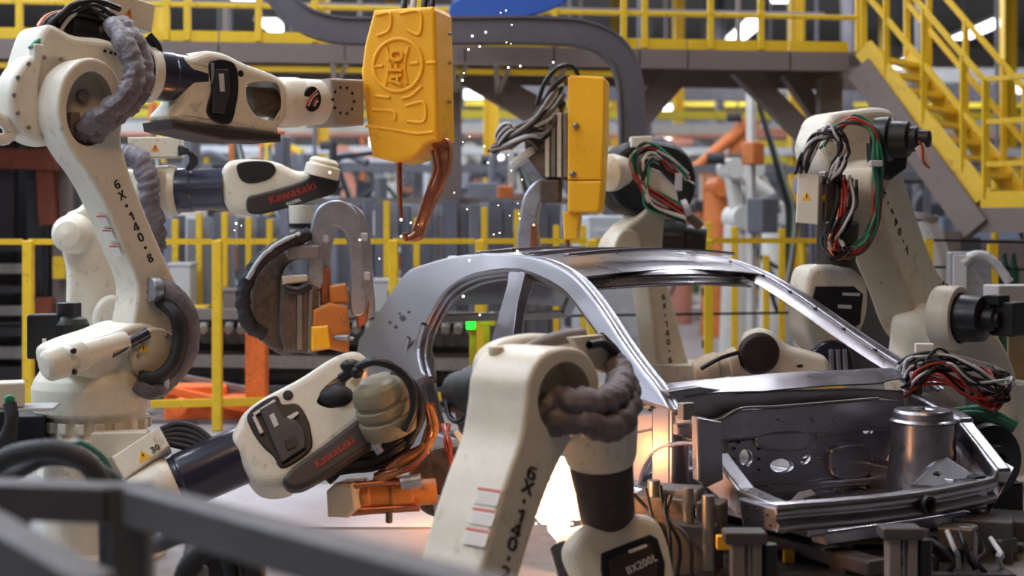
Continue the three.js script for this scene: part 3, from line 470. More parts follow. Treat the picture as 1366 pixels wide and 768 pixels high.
{ // lifter machinery under the front of the car
  const t = thing('lifter_unit', 'dark lifting and clamping unit under the front of the car', 'lifter', V(P(930, 720, 6.35).x, 0, -6.6));
  const bx = (x, y, d, w, h, z, m) => part(t, 'block', rbox(P(x, y, d), w, h, z, frame(turn(-20)), 0.012), m);
  bx(885, 690, 6.5, 0.26, 0.22, 0.2, mat.weldgun); bx(930, 730, 6.35, 0.2, 0.24, 0.2, mat.rail); bx(860, 740, 6.4, 0.14, 0.3, 0.2, mat.belt); bx(950, 690, 6.4, 0.12, 0.16, 0.14, mat.weldgun); bx(905, 660, 6.55, 0.22, 0.08, 0.16, mat.grey); bx(1245, 735, 6.6, 0.3, 0.2, 0.2, mat.black); bx(1310, 725, 6.7, 0.28, 0.26, 0.2, mat.rail); bx(1345, 700, 6.9, 0.2, 0.1, 0.3, mat.rail); bx(1275, 715, 6.5, 0.16, 0.1, 0.14, mat.weldgun);
  for (const [x, y0, y1, d, r] of [[872, 640, 700, 6.45, 0.03], [918, 650, 740, 6.3, 0.025], [945, 660, 760, 6.25, 0.03], [1230, 705, 760, 6.45, 0.035], [1290, 700, 760, 6.5, 0.05]]) part(t, 'cylinder', cyl(P(x, y0, d), P(x, y1, d), r), mat.zinc);
  for (let i = 0; i < 5; i++) part(t, 'hose', hoseP([[850 + i * 12, 650, 6.3], [856 + i * 10, 690, 6.25], [870 + i * 12, 720, 6.22], [860 + i * 16, 775, 6.25]], 0.009, { jit: 10 }), [mat.black, mat.belt, mat.rubber][i % 3]);
  for (let i = 0; i < 6; i++) part(t, 'hose', hoseP([[1215 + i * 22, 712, 6.35], [1230 + i * 20, 735, 6.3], [1250 + i * 15, 745, 6.3], [1240 + i * 22, 775, 6.35]], 0.012, { jit: 8 }), [mat.black, mat.rubber, mat.ltgrey][i % 3]);
  part(t, 'base_plate', box(P(850, 0, 6.4).x, P(1340, 0, 6.4).x, 0, 0.03, -6.75, -6.25), mat.rail);
  part(t, 'yellow_valve', rbox(P(964, 723, 6.1), 0.055, 0.06, 0.05, frame(turn(0)), 0.006), mat.warn); part(t, 'yellow_valve', rbox(P(1052, 742, 6.5), 0.05, 0.06, 0.05, frame(turn(0)), 0.006), mat.warn);
  part(t, 'valve_block', M(rbox(P(990, 722, 6.12), 0.07, 0.1, 0.06, frame(turn(0)), 0.006)), mat.panel);
  const w = thing('wooden_pallet', 'tan wooden pallet on the floor beyond the bumper beam', 'pallet', V(P(1115, 0, 7.2).x, 0, -7.1)); for (let i = 0; i < 6; i++) part(w, 'plank', box(P(1055, 0, 7).x, P(1185, 0, 7).x, 0.03, 0.05, -6.85 - i * 0.11, -6.95 - i * 0.11), mat.plank); for (const x of [1060, 1120, 1180]) part(w, 'bearer', box(P(x, 0, 7).x - 0.03, P(x, 0, 7).x + 0.03, 0, 0.03, -6.85, -7.5), mat.plank);
}
// ---------------------------------------------------------------- welding robots
const off3 = (p, n, k) => p.clone().addScaledVector(n.clone().normalize(), k);
function junctionBox(t, pxs, pt, n, th, wpx, ws, m = mat.white, wm = mat.warn, ang = 0) {
  const bx = part(t, 'junction_box', traced(pxs, pt, n, th, { bevel: 0.008 }), m), b = frame(n), c = Math.cos(ang), s = Math.sin(ang);
  const fr2 = { u: b.u.clone().multiplyScalar(c).addScaledVector(b.v, s), v: b.v.clone().multiplyScalar(c).addScaledVector(b.u, -s), n: b.n };
  const w = hit(...wpx, pt, b.n); warningOn(bx, w, fr2, ws, wm); return bx;
}
function warningOn(mesh, c, b, s, m) { const tri = new THREE.Shape([[-0.5 * s, -0.42 * s], [0.5 * s, -0.42 * s], [0, 0.46 * s]].map(a => new THREE.Vector2(...a))); part(mesh, 'warning_label', place(new THREE.ExtrudeGeometry(tri, { depth: 0.0015, bevelEnabled: false }), b, c), m);
  const bolt = new THREE.Shape([[-0.02, 0.2], [0.07, 0.2], [0.02, 0.04], [0.1, 0.04], [-0.06, -0.3], [-0.01, -0.06], [-0.1, -0.06]].map(a => new THREE.Vector2(a[0] * s, a[1] * s))); part(mesh, 'label_symbol', place(new THREE.ExtrudeGeometry(bolt, { depth: 0.002, bevelEnabled: false }), b, c.clone().addScaledVector(b.n, 0.0008)), mat.ink); }
function stickers(t, list, a, b2, pt, n, w, h) {       // paper stickers with a red heading on the narrow face whose edge runs a > b2
  const A = hit(...a, pt, n), B = hit(...b2, pt, n), dir = A.clone().sub(B).normalize(); let nl = dir.clone().cross(n).normalize(); if (nl.dot(CAM.clone().sub(A)) < 0) nl.negate();
  const v = dir, u = v.clone().cross(nl).normalize();
  for (const p of list) { const c = hit(...p, A.clone().addScaledVector(nl, 0.007), nl); const s = part(t, 'sticker', place(new THREE.BoxGeometry(w, h, 0.002), { u, v, n: nl }, c), mat.paper); part(s, 'red_heading', place(new THREE.BoxGeometry(w * 0.96, h * 0.16, 0.001), { u, v, n: nl }, c.clone().addScaledVector(v, h * 0.4).addScaledVector(nl, 0.0014)), mat.redprint);
    for (const k of [0.1, -0.1, -0.3]) part(s, 'print_line', place(new THREE.BoxGeometry(w * 0.8, h * 0.06, 0.001), { u, v, n: nl }, c.clone().addScaledVector(v, h * k).addScaledVector(nl, 0.0012)), mat.ltgrey); }
  return { A, nl, u, v };
}
const rel = (pt, n, list, k = 0) => list.map(([x, y, e]) => hit(x, y, off3(pt, n, k + (e ?? 0)), n));

// ---- robot 8, front left
{
  const n = turn(45), pt = P(118, 142, 6.55), base = P(128, 560, 6.78), mid = off3(pt, n, -0.33);
  const t = thing('welding_robot', 'white welding robot marked 6X 140 8 reaching out with a yellow covered weld gun', 'robot', V(base.x, 0, base.z));
  part(t, 'pedestal', lathe(V(base.x, 0, base.z), V(base.x, 1, base.z), [[0, 0], [0, 0.33], [0.04, 0.33], [0.05, 0.25], [0.46, 0.24], [0.5, 0.255], [0.58, 0.255], [0.6, 0.235], [0.72, 0.235], [0.72, 0]], 36), mat.white);
  for (const g of Array.from({ length: 18 }, (_, i) => { const a = i / 18 * 6.283; return rbox(V(base.x + 0.245 * Math.sin(a), 0.635, base.z + 0.245 * Math.cos(a)), 0.045, 0.05, 0.03, frame(V(Math.sin(a), 0, Math.cos(a))), 0.006); })) part(t, 'bolt_lug', g, mat.white);
  part(t, 'terminal_box', rbox(P(160, 592, 6.5), 0.25, 0.12, 0.1, frame(turn(10)), 0.01), mat.white);
  part(t, 'terminal_box', rbox(P(58, 570, 6.75), 0.12, 0.2, 0.12, frame(turn(20)), 0.01), mat.cream);
  const bodyPt = off3(pt, n, 0.03);
  part(t, 'turret', lathe(V(base.x - 0.02, 0.68, base.z), V(base.x - 0.02, 2, base.z), [[0, 0], [0, 0.24], [0.02, 0.275], [0.13, 0.28], [0.17, 0.265], [0.24, 0.22], [0.25, 0]], 36), mat.white);
  part(t, 'shoulder_casting', traced([[92, 470], [110, 458], [150, 444], [190, 431], [216, 440], [233, 465], [229, 496], [210, 512], [198, 538], [150, 540], [120, 505], [98, 498]], bodyPt, n, 0.34, { bevel: 0.03, smooth: 3, bs: 4 }), mat.white);
  const bl0 = hit(58, 490, off3(bodyPt, n, 0.03), n), bl1 = hit(168, 455, off3(bodyPt, n, 0.03), n), bL = bl0.distanceTo(bl1);
  part(t, 'balancer_cylinder', lathe(bl0, bl1, [[0, 0], [0, 0.05], [0.02, 0.072], [0.1, 0.076], [0.105, 0.06], [0.14, 0.06], [0.145, 0.07], [0.2, 0.07], [0.205, 0.055], [bL, 0.05], [bL, 0]], 24), mat.white);
  part(t, 'balancer_bolt', M(cylAt(hit(98, 468, off3(bodyPt, n, 0.1), n), n, 0.02, 0.014, 8)), mat.black); part(t, 'balancer_bolt', M(cylAt(hit(99, 496, off3(bodyPt, n, 0.08), n), n, 0.02, 0.014, 8)), mat.black);
  part(t, 'balancer_rod', cyl(hit(147, 470, off3(bodyPt, n, 0.05), n), hit(197, 444, off3(bodyPt, n, 0.05), n), 0.028), mat.tube);
  part(t, 'joint_cover', lathe(off3(hit(203, 472, bodyPt, n), n, -0.02), off3(hit(203, 472, bodyPt, n), n, 1), [[0, 0.128], [0.05, 0.128], [0.062, 0.118], [0.066, 0]], 34), mat.cream);
  warning(t, off3(hit(184, 463, bodyPt, n), n, 0.05), frame(n), 0.055);
  part(t, 'cover_bolt', bolts(off3(hit(203, 472, bodyPt, n), n, 0.046), n, 0.1, 6, 0.009), mat.zinc);
  part(t, 'lower_arm', traced([[115, 77], [140, 82], [157, 102], [165, 145], [163, 190], [174, 230], [198, 292], [224, 352], [243, 392], [256, 432], [250, 462], [230, 490], [205, 500], [184, 484], [178, 440], [184, 384], [160, 320], [136, 264], [118, 232], [98, 205], [83, 176], [77, 142], [88, 98]], pt, n, 0.22, { bevel: 0.018, smooth: 4, holes: [ell(119.5, 145, 36, 55, 0.06), ell(212, 392, 22, 15, 0.3)] }), mat.white);
  part(t, 'elbow_cover', traced(ell(119.5, 145, 40, 60, 0.06), off3(pt, n, -0.11), n, 0.1, { bevel: 0.004, smooth: 2 }), mat.white);
  part(t, 'cable_mount', M(rbox(hit(98, 172, off3(pt, n, -0.09), n), 0.05, 0.16, 0.05, frame(n), 0.01), cylAt(hit(110, 128, off3(pt, n, -0.1), n), n, 0.03, 0.03)), mat.grey);
  const ml = part(t, 'lettering', stacked('6X·140·8', [156, 246], [200, 344], pt, n, 0.043), mat.ink, 'black stencilled number 6X 140 8');
  stickers(t, [[137, 294], [145, 313], [154, 334]], [136, 264], [184, 384], pt, n, 0.085, 0.055);
  // elbow gear housing, forearm casting
  part(t, 'gear_housing', traced(ell(70, 130, 55, 64, 0.05), off3(pt, n, -0.2), n, 0.2, { bevel: 0.035, smooth: 2, bs: 4 }), mat.white);
  part(t, 'housing_bolt', bolts(hit(70, 130, off3(pt, n, -0.2), n), n, 0.19, 14, 0.011), mat.grey);
  part(t, 'forearm_casting', traced([[50, 62], [66, 32], [100, 46], [140, 51], [166, 60], [196, 62], [203, 98], [200, 132], [184, 152], [140, 168], [70, 175], [40, 130]], off3(pt, n, -0.2), n, 0.3, { bevel: 0.04, smooth: 3, bs: 4 }), mat.white);
  part(t, 'casting_plug', M(...[[148, 70], [154, 72], [140, 68]].map(a => cylAt(hit(...a, off3(pt, n, -0.2), n), n, 0.012, 0.009, 8))), mat.black);
  part(t, 'motor', lathe(hit(72, 36, mid, n), hit(150, 52, mid, n), [[0, 0], [0, 0.05], [0.06, 0.05], [0.07, 0.075], [0.2, 0.075], [0.21, 0.085], [0.38, 0.085], [0.39, 0]], 22), mat.black);
  part(t, 'motor_connector', rbox(hit(140, 38, mid, n), 0.06, 0.09, 0.1, frame(n), 0.01), mat.ltgrey);
  junctionBox(t, [[143, -14], [208, 6], [203, 43], [147, 28]], off3(mid, n, -0.02), n, 0.14, [172, 17], 0.05, mat.white, mat.warnorange, -0.25);
  const arcs = [[[60, 58], [52, 40], [62, 24], [90, 16], [130, 22], [165, 35]], [[58, 52], [58, 36], [72, 22], [100, 18], [140, 26]], [[75, 30], [95, 8], [130, 2], [160, 12]], [[80, 26], [110, 4], [150, 6]], [[196, 50], [204, 60], [208, 74], [204, 86]], [[200, 46], [212, 62], [212, 82]]];
  arcs.forEach((l, i) => part(t, 'cable', hose(rel(mid, n, l, 0.02 + 0.03 * (i % 3)), 0.016), [mat.copper, mat.rubber, mat.black, mat.rubber, mat.black, mat.black][i]));
  part(t, 'cable', hose(rel(mid, n, [[42, 66], [52, 56], [70, 54]], 0.1), 0.02), mat.green);
  for (let i = 0; i < 9; i++) part(t, 'cable', hose(rel(mid, n, [[58 + i * 2, 50 + i, rr(-0.05, 0.1)], [66 + i * 4, 30 - i, rr(0, 0.12)], [100 + i * 4, 14 + rr(-8, 8), rr(0, 0.12)], [140 + i * 2, 24 + rr(-8, 8), rr(0, 0.1)], [162, 40 + i * 2, 0]]), 0.011), [mat.black, mat.rubber, mat.black, mat.ltgrey][i % 4]);
  part(t, 'connector_block', rbox(hit(50, 72, off3(mid, n, 0.1), n), 0.06, 0.09, 0.06, frame(n), 0.01), mat.offwhite);
  part(t, 'sleeved_hose', hose(rel(pt, n, [[108, 178, -0.06], [120, 166, 0.0], [142, 150, 0.08], [163, 134, 0.12], [177, 112, 0.12], [178, 86, 0.1], [168, 60, 0.05], [152, 34, -0.1]]), 0.052, { wr: 0.25, rad: 12 }), mat.sleeve);
  part(t, 'sleeved_hose', hose(rel(pt, n, [[118, 186, -0.06], [135, 172, 0.02], [160, 150, 0.08], [182, 132, 0.08], [191, 106, 0.06], [190, 78, 0.03], [178, 52, 0], [160, 30, -0.12]]), 0.046, { wr: 0.28, rad: 12 }), mat.sleeve);
  part(t, 'sleeved_hose', hose(rel(mid, n, [[-30, 150], [2, 160], [14, 178], [-4, 186], [-30, 176]], 0.05), 0.03, { wr: 0.3 }), mat.offwhite);
  part(t, 'cable', hose(rel(mid, n, [[6, 165], [30, 178], [52, 182]], 0.05), 0.008), mat.offwhite);
  // forearm tube, wrist
  const a0 = hit(184, 97, mid, n), a1 = hit(262, 106, mid, n);
  part(t, 'forearm_tube', lathe(a0, a1, [[0, 0], [0, 0.128], [0.1, 0.132], [0.16, 0.132], [0.17, 0.127], [a0.distanceTo(a1), 0.122], [a0.distanceTo(a1), 0]], 36), mat.tube);
  part(t, 'tube_collar', lathe(hit(190, 98, mid, n), hit(262, 106, mid, n), [[0, 0.12], [0, 0.145], [0.05, 0.145], [0.05, 0.12]], 36), mat.white);
  const wp = off3(mid, n, 0.12);
  part(t, 'wrist_housing', traced([[249, 78], [262, 72], [278, 67], [300, 70], [330, 84], [377, 104], [388, 120], [384, 150], [374, 166], [375, 180], [330, 177], [280, 172], [236, 164], [229, 154], [244, 134], [251, 106]], wp, n, 0.25, { bevel: 0.045, smooth: 3, bs: 5, holes: [[[323, 104], [374, 102], [384, 130], [376, 170], [338, 164], [320, 136]]] }), mat.white);
  part(t, 'wrist_shaft', cyl(hit(330, 135, mid, n), hit(380, 138, mid, n), 0.08), mat.weldgun);
  const pn = part(t, 'access_panel', traced([[281, 82], [313, 84], [319, 112], [316, 140], [308, 164], [288, 162], [277, 150], [283, 118]], off3(wp, n, 0.012), n, 0.04, { bevel: 0.008, smooth: 2 }), mat.black);
  part(pn, 'panel_plate', traced([[287, 92], [305, 92], [308, 120], [300, 152], [284, 150]], off3(wp, n, 0.026), n, 0.014, { bevel: 0.005 }), mat.panel);
  part(pn, 'panel_strip', traced([[292, 98], [299, 98], [300, 122], [294, 122]], off3(wp, n, 0.03), n, 0.006, { bevel: 0.001 }), mat.ltgrey);
  part(pn, 'panel_latch', traced([[283, 84], [286, 84], [286, 100], [283, 112]], off3(wp, n, 0.028), n, 0.01, { bevel: 0.002 }), mat.alu);
  part(t, 'casting_plug', cylAt(hit(321, 98, wp, n), n, 0.012, 0.018, 12), mat.black);
  part(t, 'belt_cover', traced([[230, 160], [376, 178], [376, 189], [300, 187], [232, 172]], off3(wp, n, 0.02), n, 0.3, { bevel: 0.015 }), mat.belt);
  const b0 = hit(364, 137, mid, n), b1 = hit(442, 136, mid, n);
  part(t, 'wrist_roll', lathe(b0, b1, [[0, 0], [0, 0.13], [0.05, 0.14], [0.16, 0.138], [0.162, 0.12], [0.18, 0.12], [0.182, 0.132], [0.4, 0.124], [0.42, 0.13], [0.44, 0.13], [0.45, 0]], 36), mat.white);
  part(t, 'wrist_window', traced(ell(417, 132, 12, 17), off3(mid, n, 0.136), n, 0.03, { bevel: 0.006, smooth: 2 }), mat.black);
  for (let i = 0; i < 5; i++) part(t, 'window_cable', hose(rel(mid, n, [[408 + i * 3, 142], [414 + i * 2, 130 + i], [424, 120 + i * 4]], 0.138), 0.006), [mat.red, mat.ltgrey, mat.black, mat.red, mat.ltgrey][i]);
  part(t, 'tool_flange', traced([[441, 104], [487, 106], [487, 167], [446, 168]], off3(mid, n, 0.13), n, 0.27, { bevel: 0.02 }), mat.flange);
  part(t, 'flange_bolt', bolts(hit(458, 134, off3(mid, n, 0.128), n), n, 0.075, 10, 0.009), mat.black);
  // shoulder hose and motor
  part(t, 'shoulder_hose', hose(rel(pt, n, [[198, 384, -0.05], [224, 388, 0.04], [246, 412, 0.1], [254, 446, 0.1], [244, 482, 0.1], [222, 508, 0.1], [200, 519, 0.1], [182, 510, 0.06]]), 0.05, { wr: 0.12, rad: 12 }), mat.sleeve);
  part(t, 'shoulder_hose', hose(rel(pt, n, [[214, 400, 0.02], [234, 420, 0.12], [240, 450, 0.13], [230, 486, 0.13], [208, 504, 0.13], [186, 504, 0.08]]), 0.036, { rib: 0.05 }), mat.rubber);
  part(t, 'hose_clamp', cylAt(hit(205, 386, off3(pt, n, 0.02), n), frame(n).u, 0.05, 0.06), mat.alu);
  part(t, 'hose_clamp', cylAt(hit(214, 508, off3(pt, n, 0.1), n), frame(n).u, 0.03, 0.06), mat.alu);
  const mo = P(92, 470, 7.05);
  part(t, 'drive_motor', lathe(mo, mo.clone().add(Y), [[0, 0], [0, 0.1], [0.14, 0.1], [0.17, 0.085], [0.18, 0.06], [0.25, 0.06], [0.25, 0]], 22), mat.black);
  const mb = part(t, 'motor_box', rbox(P(58, 448, 7.0), 0.15, 0.22, 0.12, frame(turn(15)), 0.012), mat.black);
  part(mb, 'small_label', rbox(P(59, 458, 6.93), 0.02, 0.05, 0.004, frame(turn(15)), 0.001), mat.paper);
}
// ---- robot 2, front centre, standing in the pit
{
  const n = turn(52), pt = P(752, 530, 5.35), back = off3(pt, n, -0.3), sh = P(622, 885, 5.5);
  const t = thing('welding_robot', 'white welding robot marked 6X 140 2 bent in front of the car door opening', 'robot', V(sh.x, PIT, sh.z));
  part(t, 'pedestal', lathe(V(sh.x, PIT, sh.z), V(sh.x, PIT + 1, sh.z), [[0, 0], [0, 0.32], [0.05, 0.32], [0.06, 0.25], [0.4, 0.24], [0.55, 0.26], [0.56, 0]], 32), mat.white);
  part(t, 'swivel_body', rbox(V(sh.x, PIT + 0.7, sh.z), 0.4, 0.36, 0.5, frame(n), 0.08), mat.white);
  part(t, 'lower_arm', traced([[757, 463], [784, 471], [800, 500], [799, 540], [784, 574], [760, 594], [737, 641], [716, 696], [694, 768], [668, 850], [650, 905], [615, 925], [585, 905], [592, 860], [638, 768], [660, 694], [677, 641], [696, 585], [703, 540], [707, 505], [724, 475]], pt, n, 0.29, { bevel: 0.02, smooth: 4, holes: [ell(752.5, 531, 39, 56, 0.12)] }), mat.white);
  part(t, 'elbow_cover', traced(ell(752.5, 531, 43, 60, 0.12), off3(pt, n, -0.13), n, 0.1, { bevel: 0.004, smooth: 2 }), mat.white);
  part(t, 'lettering', stacked('6X·140·2', [709, 631], [673, 764], pt, n, 0.05, 1.75), mat.ink, 'black stencilled number 6X 140 2');
  stickers(t, [[650, 662], [643, 689], [634, 716]], [677, 641], [638, 768], pt, n, 0.11, 0.06);
  part(t, 'gear_housing', traced([[652, 480], [664, 462], [700, 448], [745, 446], [775, 455], [775, 520], [740, 580], [690, 600], [655, 565], [650, 520]], off3(pt, n, -0.28), n, 0.09, { bevel: 0.03, smooth: 3, bs: 4 }), mat.white);
  part(t, 'cable', hose(rel(pt, n, [[690, 478], [706, 466], [740, 452], [776, 446]], -0.22), 0.03), mat.grey);
  part(t, 'grease_fitting', M(cylAt(hit(679, 490, off3(pt, n, -0.2), n), Y, 0.05, 0.022), cylAt(hit(662, 467, off3(pt, n, -0.23), n), Y, 0.03, 0.03)), mat.cream);
  part(t, 'end_plate', traced([[762, 450], [805, 446], [822, 475], [815, 500], [790, 490]], off3(pt, n, -0.12), n, 0.03, { bevel: 0.004 }), mat.white);
  for (let i = 0; i < 5; i++) part(t, 'cable', hose(rel(pt, n, [[786 + i * 4, 460 - i * 3], [806 + i * 5, 458 + i * 4], [824 + i * 3, 478 + i * 6], [826 + i * 2, 510]], -0.1 - 0.03 * i), 0.018), mat.black);
  part(t, 'sleeved_hose', hose(rel(pt, n, [[716, 552, -0.06], [740, 538, -0.02], [768, 536, 0.06], [796, 538, 0.1], [818, 528, 0.08], [830, 508, 0.0], [822, 488, -0.1]]), 0.055, { wr: 0.25, rad: 14 }), mat.sleeve);
  part(t, 'sleeved_hose', hose(rel(pt, n, [[722, 576, -0.06], [744, 560, 0.0], [778, 562, 0.08], [812, 570, 0.12], [834, 552, 0.08], [836, 520, 0.0], [824, 492, -0.12]]), 0.056, { wr: 0.25, rad: 14 }), mat.sleeve);
  // folded forearm behind the arm
  const e = P(798, 560, 5.72), q0 = P(800, 606, 5.75), q1 = P(814, 716, 5.92), L = q0.distanceTo(q1);
  part(t, 'forearm_casting', M(lathe(P(797, 520, 5.7), P(802, 640, 5.78), [[0, 0], [0, 0.1], [0.06, 0.15], [0.16, 0.158], [0.27, 0.15], [0.31, 0.138], [0.31, 0]], 36)), mat.white);
  part(t, 'forearm_tube', lathe(q0, q1, [[0, 0], [0, 0.133], [0.08, 0.13], [L, 0.108], [L, 0]], 36), mat.belt);
  const wn = V(0.18, 0.25, 0.95).normalize(), wpt = P(830, 740, 5.75);
  part(t, 'wrist_housing', traced([[766, 712], [780, 700], [810, 698], [850, 684], [876, 690], [890, 712], [905, 780], [908, 840], [780, 850], [764, 780], [754, 735]], wpt, wn, 0.32, { bevel: 0.06, smooth: 3, bs: 5 }), mat.white);
  const sp = part(t, 'side_panel', traced([[802, 738], [868, 712], [878, 718], [888, 752], [886, 790], [810, 800], [802, 760]], off3(wpt, wn, 0.008), wn, 0.03, { bevel: 0.008 }), mat.black);
  part(sp, 'panel_recess', traced([[812, 746], [868, 724], [878, 752], [876, 780], [818, 790]], off3(wpt, wn, 0.014), wn, 0.014, { bevel: 0.004 }), mat.belt);
  part(sp, 'panel_lettering', text('BX200L', hit(856, 752, off3(wpt, wn, 0.016), wn), frame(wn).u.clone().addScaledVector(frame(wn).v, 0.4), frame(wn).v, 0.03, 0.002), mat.ltgrey);
  part(sp, 'panel_strip', traced([[838, 734], [862, 725], [864, 729], [840, 738]], off3(wpt, wn, 0.018), wn, 0.005, { bevel: 0.001 }), mat.offwhite);
  part(t, 'wrist_motor', cyl(P(752, 726, 5.85), P(772, 790, 5.75), 0.06), mat.belt);
  // rear motor
  const m1 = part(t, 'drive_motor', lathe(P(655, 520, 5.75), P(585, 525, 6.2), [[0, 0], [0, 0.11], [0.14, 0.11], [0.15, 0.095], [0.3, 0.09], [0.31, 0.05], [0.36, 0.05], [0.36, 0]], 20), mat.black);
  part(t, 'cable', hose([P(632, 540, 5.8), P(612, 562, 5.85), P(600, 556, 5.9), P(596, 530, 5.95), P(600, 510, 6)], 0.012), mat.black);
}
// ---- robot 4, arm coming in low from the left
{
  const n = V(0.12, 0.42, 0.9).normalize(), pt = P(380, 575, 6.45), mid = off3(pt, n, -0.14), bs = P(186, 700, 6.85);
  const t = thing('welding_robot', 'white welding robot with a low slanting forearm and dark access panel behind the guard rail', 'robot', V(bs.x, 0, bs.z));
  const a0 = hit(196, 662, mid, n), a1 = hit(338, 600, mid, n), L = a0.distanceTo(a1);
  part(t, 'pedestal', lathe(V(bs.x, 0, bs.z), V(bs.x, 1, bs.z), [[0, 0], [0, 0.1], [0.02, 0.1], [0.03, 0.085], [0.2, 0.08], [0.2, 0]], 28), mat.black);
  part(t, 'lower_arm', traced([[172, 640], [196, 632], [216, 650], [212, 700], [208, 735], [166, 735], [162, 690]], P(186, 690, 6.75), turn(30), 0.2, { bevel: 0.03, smooth: 3 }), mat.white);
  part(t, 'elbow_casting', lathe(hit(168, 676, mid, n), a1, [[0, 0], [0, 0.1], [0.05, 0.14], [0.2, 0.145], [0.24, 0.13], [0.24, 0]], 32), mat.white);
  part(t, 'forearm_tube', lathe(a0, a1, [[0.05, 0.1], [0.05, 0.122], [0.16, 0.122], [0.17, 0.13], [L, 0.135], [L, 0]], 36), mat.tube);
  part(t, 'wrist_housing', traced([[306, 588], [316, 562], [325, 547], [345, 531], [400, 501], [447, 472], [474, 465], [489, 474], [490, 490], [478, 502], [480, 520], [500, 534], [500, 548], [450, 592], [402, 632], [380, 646], [345, 645], [322, 618]], pt, n, 0.28, { bevel: 0.05, smooth: 3, bs: 5, holes: [[[408, 542], [420, 510], [444, 490], [474, 476], [484, 496], [474, 520], [474, 546], [438, 558]]] }), mat.white);
  const pn = part(t, 'access_panel', traced([[330, 552], [369, 527], [376, 538], [396, 538], [409, 555], [415, 575], [415, 599], [375, 624], [365, 609], [351, 596], [336, 574]], off3(pt, n, 0.008), n, 0.03, { bevel: 0.008, smooth: 2 }), mat.black);
  const pl = part(pn, 'panel_plate', traced([[346, 546], [366, 535], [378, 556], [395, 560], [406, 572], [408, 596], [376, 617], [364, 590]], off3(pt, n, 0.03), n, 0.025, { bevel: 0.006 }), mat.panel);
  part(pn, 'panel_window', traced([[379, 588], [392, 580], [398, 588], [394, 596], [383, 600]], off3(pt, n, 0.038), n, 0.01, { bevel: 0.003 }), mat.black);
  part(pn, 'panel_label', traced([[359, 554], [365, 550], [372, 566], [366, 570]], off3(pt, n, 0.033), n, 0.004, { bevel: 0.0008 }), mat.ltgrey);
  part(pn, 'panel_latch', M(traced([[337, 551], [366, 532], [368, 535], [339, 555]], off3(pt, n, 0.026), n, 0.014, { bevel: 0.003 }), traced([[336, 556], [341, 554], [352, 576], [347, 579]], off3(pt, n, 0.026), n, 0.014, { bevel: 0.003 })), mat.alu);
  part(pn, 'panel_latch', traced([[382, 556], [396, 548], [400, 551], [388, 560]], off3(pt, n, 0.026), n, 0.014, { bevel: 0.003 }), mat.alu);
  part(t, 'casting_plug', cylAt(hit(384, 527, pt, n), n, 0.014, 0.024, 16), mat.rubber);
  const bc = part(t, 'belt_cover', traced([[377, 640], [384, 628], [440, 586], [508, 537], [528, 530], [544, 538], [548, 550], [536, 564], [470, 610], [420, 642], [400, 651], [384, 650]], off3(pt, n, 0.06), n, 0.1, { bevel: 0.02, smooth: 2 }), mat.belt);
  { const A = hit(408, 629, off3(pt, n, 0.062), n), B = hit(484, 577, off3(pt, n, 0.062), n), d = B.clone().sub(A).normalize(); part(bc, 'red_lettering', text('Kawasaki', A.clone().lerp(B, 0.5), d, n.clone().cross(d), 0.034, 0.002), mat.dimred); }
  const wc = P(506, 522, 6.4), wa = V(-0.28, 0.88, 0.22).normalize();
  part(t, 'wrist_joint', lathe(off3(wc, wa, -0.2), wc.clone().add(wa), [[0, 0], [0, 0.13], [0.05, 0.14], [0.08, 0.14], [0.085, 0.125], [0.1, 0.125], [0.105, 0.135], [0.14, 0.135], [0.145, 0.12], [0.165, 0.12], [0.17, 0.132], [0.2, 0.128], [0.23, 0.118], [0.25, 0.1], [0.265, 0.07], [0.27, 0]], 36), mat.khaki);
  part(t, 'wrist_connector', M(ball(P(468, 488, 6.35), 0.035, 1.4, 0.9, 1), ball(P(476, 496, 6.33), 0.03), cyl(P(455, 505, 6.4), P(480, 486, 6.35), 0.025)), mat.black);
  part(t, 'wrist_core', ball(P(448, 530, 6.58), 0.07, 1.3, 0.9, 1), mat.rubber);
  part(t, 'wrist_cable', hose([P(476, 490, 6.33), P(500, 482, 6.3), P(530, 492, 6.3), P(548, 515, 6.3), P(552, 545, 6.3), P(540, 575, 6.3)], 0.02), mat.black);
  part(t, 'wrist_cable', hose([P(520, 500, 6.4), P(546, 508, 6.4), P(560, 530, 6.4), P(560, 560, 6.4), P(545, 590, 6.4)], 0.022), mat.rubber);
  junctionBox(t, [[149, 609], [212, 568], [226, 594], [166, 640]], off3(pt, n, -0.02), n, 0.13, [191, 607], 0.06, mat.white, mat.warn, 0.5);
  { const A = hit(207, 598, off3(pt, n, -0.019), n), b = frame(n); part(t, 'box_lettering', text('30', A, b.u.clone().addScaledVector(b.v, 0.6), b.v, 0.028, 0.002), mat.ink); }
  for (let i = 0; i < 5; i++) part(t, 'cable', hose(rel(mid, n, [[214 + i * 2, 574 + i * 4], [238, 566 + i * 7], [262, 572 + i * 7], [284, 590 + i * 6]], 0.02), 0.018), mat.rubber);
}
